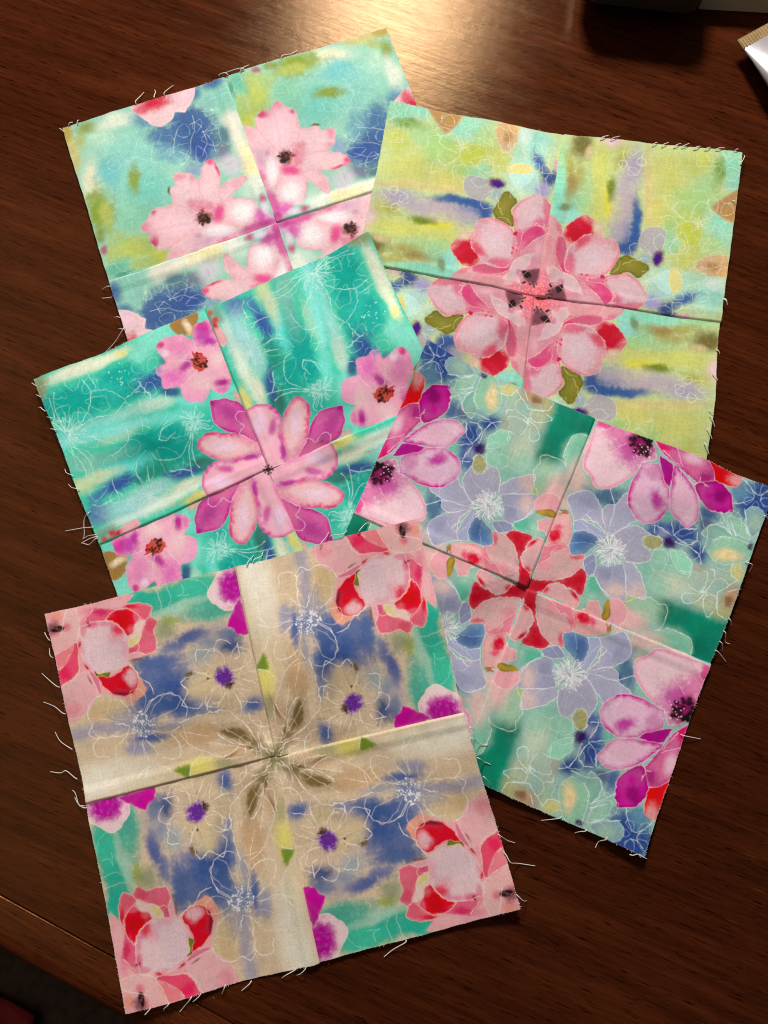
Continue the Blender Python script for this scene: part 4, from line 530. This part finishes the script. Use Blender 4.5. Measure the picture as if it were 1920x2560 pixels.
def quilt_block(key, ctrl, im, ridges, threads, label, seed, curl=(), fray=(0.15, 0.5)):
    """four printed squares sewn together; ctrl = 3 x 3 grid of points (mm), rows from the far edge to the near one"""
    global Hgt
    C = np.array(ctrl, float).reshape(3, 3, 2) * MM; cen = C[1, 1]
    root = empty('quilt_block', (cen[0], cen[1], 0)); tag(root, label, 'quilt block', 'sewn patchwork blocks fanned out on the table')
    cm = cloth_material('printed_cotton_' + key, im)
    under = box_blur(box_blur(dilate(Hgt, 5), 7), 5); under = np.maximum(under, Hgt + 0.00005 * (Hgt > 0))
    quads = {'ul': (C[0, 0], C[0, 1], C[1, 1], C[1, 0]), 'ur': (C[0, 2], C[1, 2], C[1, 1], C[0, 1]), 'lr': (C[2, 2], C[2, 1], C[1, 1], C[1, 2]), 'll': (C[2, 0], C[1, 0], C[1, 1], C[2, 1])}
    S, T = np.meshgrid(PAR, PAR); rr = random.Random(seed); acc = []
    stamp = np.zeros_like(Hgt)
    for qi, (q, (O, M1, Cn, M2)) in enumerate(quads.items()):
        P = ((1 - S) * (1 - T))[..., None] * O + (S * (1 - T))[..., None] * M1 + (S * T)[..., None] * Cn + ((1 - S) * T)[..., None] * M2
        # cut edges wander a little
        l1 = np.linalg.norm(M1 - O); e = np.exp(-S / 0.02)[..., None] * (M1 - O) / l1; g = np.exp(-T / 0.02)[..., None] * (M2 - O) / l1
        P = P + e * (0.00022 * np.sin(T * 9 + seed + qi) + 0.00007 * np.sin(T * 61 + qi))[..., None] + g * (0.00022 * np.sin(S * 8 + 2 * seed + qi) + 0.00007 * np.sin(S * 57 + qi))[..., None]
        x, y = P[..., 0], P[..., 1]; z = sample(under, x, y) + 0.0008
        z = z + 0.0017 * (waves(seed, x, y, 0.062) + 0.6) + 0.00036 * waves(seed + 5, x, y, 0.024)
        for dd, name in (((1 - S) * l1, q + 's'), ((1 - T) * l1, q + 't')):
            if name in ridges:  # the seam allowance is pressed under this side
                up = 0.00070 * smooth(0, 0.0009, dd) * (1 - 0.8 * smooth(0.0042, 0.0080, dd)) + 0.00034 * waves(seed + 9 + qi, x, y, 0.011) * np.exp(-dd / 0.010)
            else:
                up = 0.00025 * smooth(0, 0.006, dd) - 0.00005 + 0.00026 * waves(seed + 3 + qi, x, y, 0.012) * smooth(0, 0.002, dd) * np.exp(-dd / 0.011)
            z = z + up
        # four folds meet at the centre
        for (cx, cy, amt, rad) in curl:
            dd = np.hypot(x - cx * MM, y - cy * MM); z = z + amt * MM * np.exp(-(dd / (rad * MM)) ** 2)
        V = np.stack([x - cen[0], y - cen[1], z], -1).reshape(-1, 3)
        I = np.arange(G * G).reshape(G, G)
        F = np.stack([I[:-1, :-1], I[1:, :-1], I[1:, 1:], I[:-1, 1:]], -1).reshape(-1, 4)
        # underside and a crisp cut rim, 0.3 mm below
        nb = G * G; ring = np.concatenate([I[0, :-1], I[:-1, -1], I[-1, :0:-1], I[:0:-1, 0]]); nr_ = len(ring); low = np.array([0, 0, -0.0003])
        Vall = np.concatenate([V, V + low, V[ring], V[ring] + low]); k0 = 2 * nb + np.arange(nr_); k1 = np.roll(k0, -1)
        Fall = np.concatenate([F, F[:, ::-1] + nb, np.stack([k0, k1, k1 + nr_, k0 + nr_], -1)])
        vid = np.concatenate([np.arange(nb), np.arange(nb), ring, ring])
        o = obj('fabric_patch', Vall.tolist(), Fall.tolist(), cm, root, smooth=True)
        uvl = o.data.uv_layers.new(name='print'); li = np.empty(len(o.data.loops), np.int32); o.data.loops.foreach_get('vertex_index', li)
        uvl.data.foreach_set('uv', np.stack([S.ravel(), T.ravel()], -1)[vid][li].astype(np.float32).ravel())
        # short cut fibres along the two raw edges
        fv = []; ff = []
        for edge in (0, 1):
            n = int(l1 / 0.00085)
            for k in range(n):
                if rr.random() < 0.35: continue
                a = (k + rr.random()) / n; idx = np.searchsorted(PAR, a) - 1; idx = max(0, min(G - 2, idx)); u = (a - PAR[idx]) / (PAR[idx + 1] - PAR[idx])
                if edge == 0: p0 = V.reshape(G, G, 3)[idx, 0] * (1 - u) + V.reshape(G, G, 3)[idx + 1, 0] * u; dr = -(M1 - O) / l1; tn = (M2 - O) / l1
                else: p0 = V.reshape(G, G, 3)[0, idx] * (1 - u) + V.reshape(G, G, 3)[0, idx + 1] * u; dr = -(M2 - O) / l1; tn = (M1 - O) / l1
                ln = rr.uniform(*fray) * 0.001 * (0.45 + 1.3 * max(0.0, math.sin(9 * a + 3 * edge + qi + seed) * math.sin(23 * a + qi)) ); sk = rr.uniform(-0.5, 0.5); d = np.array([dr[0] + sk * tn[0], dr[1] + sk * tn[1], rr.uniform(-0.2, 0.15)]); t3 = np.array([tn[0], tn[1], 0]) * rr.uniform(0.00007, 0.00013)
                b0 = p0 - d * 0.0003 - np.array([0, 0, 0.00012]); e0 = p0 + d * ln; e0[2] = max(e0[2], 0.0003); base = len(fv); hz = np.array([0, 0, 0.00018])
                fv += [b0 - t3, b0 + t3, b0 + hz, e0 - 0.5 * t3, e0 + 0.5 * t3, e0 + 0.6 * hz]; ff += [(base, base + 1, base + 4, base + 3), (base + 1, base + 2, base + 5, base + 4), (base + 2, base, base + 3, base + 5), (base + 3, base + 4, base + 5)]
        fr = obj('frayed_edge', fv, ff, thread_white, o); tag(fr, kind='stuff')
        # record the height
        ii = np.clip(((x - HX0) / HC).round().astype(int), 0, HW - 1); jj = np.clip(((y - HY0) / HC).round().astype(int), 0, HH - 1)
        np.maximum.at(stamp, (jj.ravel(), ii.ravel()), z.ravel())
    filled = dilate(stamp, 2); Hgt = np.maximum(Hgt, filled)
    for th in threads:
        pts = np.array(th, float) * MM
        ends = [np.linalg.norm(pts[0] - cen), np.linalg.norm(pts[-1] - cen)]
        if ends[0] > ends[1]: pts = pts[::-1]
        d0 = (pts[0] - pts[1]) / np.linalg.norm(pts[0] - pts[1]) + 0.5 * (cen - pts[0]) / min(ends); pts = np.concatenate([[pts[0] + d0 * 0.0010], pts]); n = len(pts); zz = sample(Hgt, pts[:, 0], pts[:, 1]) + 0.0004
        if n == 2: pts = np.array([pts[0], (pts[0] + pts[1]) / 2 + np.array([rr.uniform(-1, 1), rr.uniform(-1, 1)]) * 0.0003, pts[1]]); n = 3; zz = sample(Hgt, pts[:, 0], pts[:, 1]) + 0.0004
        zz = np.maximum(zz, 0.0005) + 0.0006 * np.sin(np.linspace(0, 3.14, n))
        p3 = np.stack([pts[:, 0] - cen[0], pts[:, 1] - cen[1], zz], -1)
        v, f = tube(p3, rr.uniform(0.00018, 0.00025)); obj('loose_thread', v, f, thread_white, root, smooth=True)
    return root, cen

quilt_block('aqua', [(-137.8,261.3),(-58.9,281.2),(20.6,300.3),(-117.5,181.6),(-38.4,203.4),(40.6,222.7),(-97.8,103.3),(-18.6,123.4),(60.6,143.5)],
    print_aqua(), {'uls','lls','urs','llt'},
    [[(-102.0,271.7),(-100.2,275.5),(-98.5,277.9)],[(-93.4,274.5),(-92.9,277.0),(-93.4,278.6)],[(-88.2,275.1),(-86.1,278.5),(-84.2,280.2)],[(-134.8,262.2),(-133.8,263.1)],[(-130.2,263.5),(-129.6,264.5)],[(-139.1,261.1),(-137.9,259.9)],[(-62.0,282.6),(-60.7,283.1),(-58.4,282.4)],[(-121.4,178.4),(-118.2,178.3)],[(-121.5,174.1),(-117.9,173.4)],[(-30.4,288.6),(-26.9,291.4),(-23.1,293.6)],[(-50.4,283.5),(-47.1,286.2)],[(-58.9,283.1),(-53.8,283.6),(-50.4,283.8)],[(-115.9,164.1),(-114.1,163.2)],[(-114.2,158.4),(-112.6,157.4)],[(-111.6,156.8),(-116.0,152.1),(-122.0,146.5)]],
    'aqua patchwork block with pale pink flowers, at the back left', 3, ())
quilt_block('yellow', [(19.0,258.9),(99.5,237.2),(180.6,218.0),(-2.3,178.9),(76.9,156.6),(159.0,137.0),(-23.3,98.0),(57.6,77.0),(138.4,56.0)],
    print_yellow(), {'urt','llt','ult','urs'},
    [[(117.4,232.9),(120.2,233.7)],[(122.1,232.0),(125.5,232.8)],[(140.9,227.0),(142.2,227.5)],[(145.0,225.9),(147.3,226.7)],[(150.3,224.6),(152.8,225.5)],[(153.8,223.9),(156.0,224.6),(156.9,225.4)],[(159.4,222.4),(161.3,222.9)],[(164.3,221.4),(165.9,221.8)],[(169.4,220.7),(172.3,221.0)],[(178.0,219.6),(180.2,220.5)],[(179.2,213.2),(180.7,215.7),(182.4,218.2)],[(173.5,194.2),(174.1,193.2)],[(162.5,147.0),(162.8,145.1)],[(162.2,146.8),(163.0,145.0)],[(155.6,123.4),(156.1,122.1)],[(151.8,111.7),(152.5,109.5)],[(147.2,94.8),(148.1,93.7)],[(146.8,92.2),(147.8,88.3)],[(144.9,86.4),(146.0,82.9)],[(143.0,80.2),(144.0,76.5)]],
    'yellow-green streaked patchwork block with coral flower, at the back right', 10, ((-5,180,1.2,25),(19,259,2.0,22),(180,218,2.8,24),(150,90,2.0,24)))
quilt_block('teal', [(-152.0,136.5),(-73.6,162.8),(3.4,190.4),(-125.1,58.8),(-49.4,86.2),(29.7,112.8),(-99.4,-18.4),(-21.5,8.2),(56.4,34.9)],
    print_teal(), {'urt','lrt','llt','ult'},
    [[(-151.6,129.4),(-150.0,128.3)],[(-151.7,124.2),(-149.1,122.9),(-148.1,121.8)],[(-146.6,118.3),(-145.3,117.9)],[(-145.4,113.0),(-143.8,112.4)],[(-140.2,94.7),(-139.0,92.6),(-136.5,91.1)],[(-138.7,87.7),(-136.6,85.6),(-134.1,84.6)],[(-128.8,67.0),(-132.9,67.3),(-136.7,67.0),(-140.4,66.7)],[(-129.6,73.1),(-131.9,70.8),(-132.0,64.4),(-132.9,62.6)],[(-127.3,63.4),(-130.4,63.6),(-132.7,62.6)],[(-127.0,62.4),(-129.8,62.3),(-133.6,60.7)],[(-126.7,61.4),(-129.9,59.8),(-133.0,60.7)],[(-152.8,134.6),(-151.9,133.8)]],
    'deep teal patchwork block with a large magenta flower at its centre', 17, ((3,190,4.6,22),(20,140,3.4,22),(-152,136,2.0,20)))
quilt_block('lavender', [(25.3,135.0),(96.5,96.3),(171.3,58.9),(-13.6,62.2),(58.4,24.7),(132.1,-13.2),(-52.2,-10.4),(21.0,-48.9),(93.6,-87.5)],
    print_lavender(), {'uls','lrs','ult','lrt'},
    [[(153.9,27.5),(155.3,26.4),(154.9,24.1)],[(142.4,4.0),(143.0,2.0)],[(139.6,-1.2),(140.1,-4.6),(141.9,-5.8)],[(137.5,-5.4),(138.5,-8.4)],[(135.5,-8.7),(139.3,-12.9)],[(117.0,-41.7),(124.0,-43.7)],[(165.0,47.0),(166.6,44.8)],[(54.1,-70.8),(58.2,-70.2),(61.3,-70.0)],[(67.3,-76.8),(69.0,-75.9),(71.0,-75.8)],[(75.0,-83.2),(76.6,-80.8),(78.8,-79.6)],[(88.7,-86.2),(90.7,-85.9),(91.9,-87.4)],[(92.5,-87.0),(94.2,-88.0)]],
    'lavender and teal patchwork block with red pinwheel petals at its centre', 24, ((25,135,2.4,20),(96,-88,2.8,22),(150,20,1.8,22),(-14,62,2.0,18)))
quilt_block('tan', [(-148.5,30.6),(-66.0,44.1),(13.8,57.6),(-133.4,-49.2),(-53.7,-36.5),(25.7,-24.4),(-118.9,-130.3),(-40.8,-117.8),(41.7,-103.3)],
    print_tan(), {'urt','lrt','llt','ult'},
    [[(-150.2,23.2),(-148.2,22.5),(-147.3,20.5)],[(-148.3,16.1),(-146.4,13.0)],[(-151.7,5.9),(-148.5,2.9),(-144.3,0.1)],[(-151.1,-6.2),(-146.2,-8.5),(-142.3,-11.2)],[(-146.4,-19.0),(-144.0,-23.0),(-140.1,-26.0)],[(-60.2,45.4),(-58.0,48.8)],[(-57.1,46.7),(-54.5,48.0),(-53.8,50.0)],[(-50.9,47.7),(-45.8,48.3)],[(-27.9,50.9),(-26.2,53.3),(-24.4,56.2)],[(-22.6,53.5),(-18.0,53.6),(-16.5,55.4)],[(-10.8,54.6),(-8.5,57.5),(-6.4,58.3)],[(-148.6,-35.1),(-144.2,-35.9),(-141.8,-35.2),(-138.4,-38.2)],[(-139.5,-43.3),(-138.1,-44.8),(-136.7,-49.6),(-135.2,-49.7)],[(-138.6,-46.2),(-137.2,-48.6),(-134.3,-50.2)],[(-109.5,-129.5),(-110.9,-130.7),(-111.2,-131.9)],[(-102.0,-128.3),(-103.9,-129.9),(-104.2,-131.4)],[(-93.2,-127.1),(-96.0,-130.1),(-98.1,-132.2)],[(-89.7,-126.3),(-92.1,-128.1)],[(-79.6,-124.4),(-80.9,-126.9)],[(-69.5,-123.7),(-71.4,-125.1),(-72.9,-126.3)],[(-51.0,-119.7),(-54.4,-121.2),(-56.5,-122.8)],[(-46.8,-119.6),(-48.8,-121.2),(-50.4,-122.2)],[(-6.0,-112.7),(-10.9,-115.4),(-14.9,-118.1)],[(36.6,-74.9),(39.2,-77.3),(42.4,-78.7)],[(37.9,-82.2),(39.3,-85.1),(43.0,-86.7),(49.6,-88.3)],[(41.2,-98.2),(42.9,-100.1),(44.7,-101.4)],[(28.5,-30.9),(29.9,-32.3)],[(29.0,-35.2),(31.7,-37.9),(35.0,-38.6)],[(30.9,-43.5),(32.8,-45.2),(35.3,-46.6)],[(32.5,-51.5),(34.6,-54.6)]],
    'tan and blue patchwork block with roses in its corners, lying frontmost', 31, ((13,57,4.0,20),(20,15,4.4,22),(28,-30,3.4,20),(42,-103,2.2,20),(-149,31,2.2,18),(-119,-130,2.0,18)))


# ------------------------------------------------------------------ things at the far edge of the table
m, nt, b = mat('black_plastic', (0.02, 0.016, 0.012), 0.42, 0.5); noise_col(m, nt, b, (0.020, 0.016, 0.012), (0.032, 0.025, 0.018), 400, bump=0.15)
m2, nt, b = mat('grey_black_panel', (0.05, 0.046, 0.045), 0.35, 0.5); noise_col(m2, nt, b, (0.045, 0.042, 0.041), (0.060, 0.056, 0.054), 300)
case = empty('plastic_case', (0.140, 0.2915, 0)); tag(case, 'black plastic case with rounded corners at the top edge of the table', 'case')
case.rotation_euler[2] = math.radians(-13)
v, f = rounded_slab(-0.022, 0.022, 0.020, 0.105, 0.0005, 0.012, 0.008); obj('foot', v, f, m, case)
v, f = rounded_slab(-0.0285, 0.0285, 0.0, 0.118, 0.012, 0.026, 0.009, 0.002); obj('body', v, f, m, case)
v, f = rounded_slab(-0.0245, 0.0215, 0.0065, 0.112, 0.0262, 0.0275, 0.006, 0.0008); obj('lid', v, f, m2, case)
mp, nt, b = mat('pale_paper', (0.62, 0.56, 0.40), 0.8, 0.2); noise_col(mp, nt, b, (0.58, 0.52, 0.38), (0.66, 0.60, 0.45), 60)
mc, nt, b = mat('pale_card', (0.60, 0.55, 0.38), 0.6, 0.3); noise_col(mc, nt, b, (0.56, 0.50, 0.34), (0.64, 0.58, 0.42), 40)
note = empty('notepad', (0.200, 0.2935, 0)); tag(note, 'pale cream notepad just showing at the top right corner', 'notepad'); note.rotation_euler[2] = math.radians(-9)
v, f = rounded_slab(-0.028, 0.10, 0.0, 0.12, 0.0005, 0.009, 0.001); obj('pages', v, f, mp, note)
v, f = rounded_slab(-0.029, 0.101, -0.001, 0.121, 0.0092, 0.0102, 0.002); obj('cover', v, f, mc, note)

# crimped tube
mf, nt, b = mat('gold_foil_crimp', (0.70, 0.52, 0.27), 0.32, 0.5, 0.85); noise_col(mf, nt, b, (0.62, 0.44, 0.22), (0.78, 0.60, 0.34), 300)
ms, nt, b = mat('white_laminate', (0.5, 0.48, 0.5), 0.30, 0.6, 0.25); noise_col(ms, nt, b, (0.27, 0.24, 0.25), (0.35, 0.32, 0.33), 120)
mn, nt, b = mat('navy_print', (0.02, 0.022, 0.06), 0.4, 0.5); noise_col(mn, nt, b, (0.016, 0.018, 0.05), (0.03, 0.03, 0.075), 200)
tb = empty('crimped_tube', (0.1850, 0.2738, 0)); tag(tb, 'white foil tube with gold crimped end at the right edge', 'tube')
tb.rotation_euler[2] = math.atan2(284.2 - 276.0, 204.6 - 187.3)      # local x runs along the crimp, local -y towards the cap
W_ = 0.050; CH = 0.0052; ZC = 0.0075
v = []; f = []
nr = 66
for i in range(nr + 1):                       # ridged crimp strip
    x = W_ * i / nr; hz = 0.00035 * (1 if i % 2 else -1)
    v += [(x, 0.0, ZC + 0.0006 + hz), (x, -CH, ZC + 0.0006 + hz), (x, -CH, ZC - 0.0006 + hz), (x, 0.0, ZC - 0.0006 + hz)]
for i in range(nr):
    for k in range(4): f.append((4 * i + k, 4 * i + (k + 1) % 4, 4 * i + 4 + (k + 1) % 4, 4 * i + 4 + k))
f += [(3, 2, 1, 0), (4 * nr, 4 * nr + 1, 4 * nr + 2, 4 * nr + 3)]
obj('crimp', v, f, mf, tb)
v = []; f = []; nl, ns = 14, 28
for j in range(nl + 1):                       # body swells from the flat crimp to a round shoulder
    t = j / nl; y = -CH - 0.0001 - 0.095 * t; hw = W_ / 2 * (1 - 0.06 * t) ; hh = 0.0008 + 0.0125 * math.sin(min(1, t * 1.1) * 1.4); zc = ZC + 0.006 * t ** 0.7
    for k in range(ns):
        a = 6.283 * k / ns; e_ = 0.7 + 0.3 * t
        v.append((W_ / 2 - 0.012 * t + hw * math.copysign(abs(math.cos(a)) ** e_, math.cos(a)), y, zc + hh * math.sin(a)))
for j in range(nl):
    for k in range(ns): f.append((j * ns + k, j * ns + (k + 1) % ns, (j + 1) * ns + (k + 1) % ns, (j + 1) * ns + k))
body = obj('body', v, f, ms, tb, smooth=True)
def on_tube(x, t):
    hw = W_ / 2 * (1 - 0.06 * t); hh = 0.0008 + 0.0125 * math.sin(min(1, t * 1.1) * 1.4); zc = ZC + 0.006 * t ** 0.7; e_ = 0.7 + 0.3 * t
    c = max(-1, min(1, (x - W_ / 2 + 0.012 * t) / hw)); sn = math.sqrt(max(0, 1 - abs(c) ** (2 / e_)))
    return (x, -CH - 0.0001 - 0.095 * t, zc + hh * sn + 0.0003)
for (xa, xb, ta, tb_) in ((0.0035, 0.0058, 0.185, 0.225), (0.0068, 0.0100, 0.185, 0.225), (0.0110, 0.0150, 0.185, 0.225), (0.0165, 0.024, 0.185, 0.225), (0.0045, 0.030, 0.245, 0.258)):
    vv = []; ff = []
    for i in range(7):
        for t in (ta, tb_): vv.append(on_tube(xa + (xb - xa) * i / 6 + (0.0012 if t == tb_ else 0), t))
    ff = [(2 * i, 2 * i + 1, 2 * i + 3, 2 * i + 2) for i in range(6)]
    obj('printed_mark', vv, ff, mn, body)

# ------------------------------------------------------------------ chair pushed in below the table edge, cloth on its seat
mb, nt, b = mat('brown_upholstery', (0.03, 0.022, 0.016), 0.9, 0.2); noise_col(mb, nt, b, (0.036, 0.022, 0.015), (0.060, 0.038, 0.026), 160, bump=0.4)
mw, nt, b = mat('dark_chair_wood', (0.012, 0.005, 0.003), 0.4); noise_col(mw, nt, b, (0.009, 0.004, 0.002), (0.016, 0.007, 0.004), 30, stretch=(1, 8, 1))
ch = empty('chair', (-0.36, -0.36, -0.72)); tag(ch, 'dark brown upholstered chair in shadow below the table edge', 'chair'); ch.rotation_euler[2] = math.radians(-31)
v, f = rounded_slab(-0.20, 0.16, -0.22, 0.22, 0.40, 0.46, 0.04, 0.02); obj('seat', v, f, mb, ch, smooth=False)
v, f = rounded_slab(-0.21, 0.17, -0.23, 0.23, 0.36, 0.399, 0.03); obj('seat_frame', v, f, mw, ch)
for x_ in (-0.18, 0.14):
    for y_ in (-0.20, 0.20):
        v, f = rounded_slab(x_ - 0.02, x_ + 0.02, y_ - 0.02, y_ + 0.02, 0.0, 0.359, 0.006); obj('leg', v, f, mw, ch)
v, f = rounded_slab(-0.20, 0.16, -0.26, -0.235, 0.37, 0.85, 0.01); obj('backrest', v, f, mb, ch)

mr, nt, b = mat('red_cotton', (0.3, 0.02, 0.02), 0.85, 0.2); noise_col(mr, nt, b, (0.15, 0.010, 0.010), (0.24, 0.02, 0.02), 90, bump=0.5)
rv = []; rf = []; NR = 24
for lay in (0, 1):
    for j in range(NR + 1):
        for i in range(NR + 1):
            u, w_ = i / NR, j / NR
            rv.append((-0.15 + 0.16 * u + 0.004 * math.sin(9 * w_), -0.13 + 0.15 * w_ + 0.004 * math.sin(7 * u + 1), 0.0035 * (1 - lay) + 0.006 + 0.004 * math.sin(11 * u + 3 * w_) * math.sin(8 * w_ + 1) + 0.002 * math.sin(25 * w_ + 6 * u)))
M_ = (NR + 1) ** 2
for j in range(NR):
    for i in range(NR):
        a = j * (NR + 1) + i; rf += [(a, a + 1, a + NR + 2, a + NR + 1), (M_ + a, M_ + a + NR + 1, M_ + a + NR + 2, M_ + a + 1)]
ring = [i for i in range(NR)] + [j * (NR + 1) + NR for j in range(NR)] + [NR * (NR + 1) + NR - i for i in range(NR)] + [(NR - j) * (NR + 1) for j in range(NR)]
for k in range(len(ring)): a, c = ring[k], ring[(k + 1) % len(ring)]; rf.append((a, M_ + a, M_ + c, c))
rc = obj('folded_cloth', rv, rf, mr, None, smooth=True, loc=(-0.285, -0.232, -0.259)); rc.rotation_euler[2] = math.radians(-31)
tag(rc, 'red cloth lying on the dark chair seat at the bottom left corner', 'cloth')
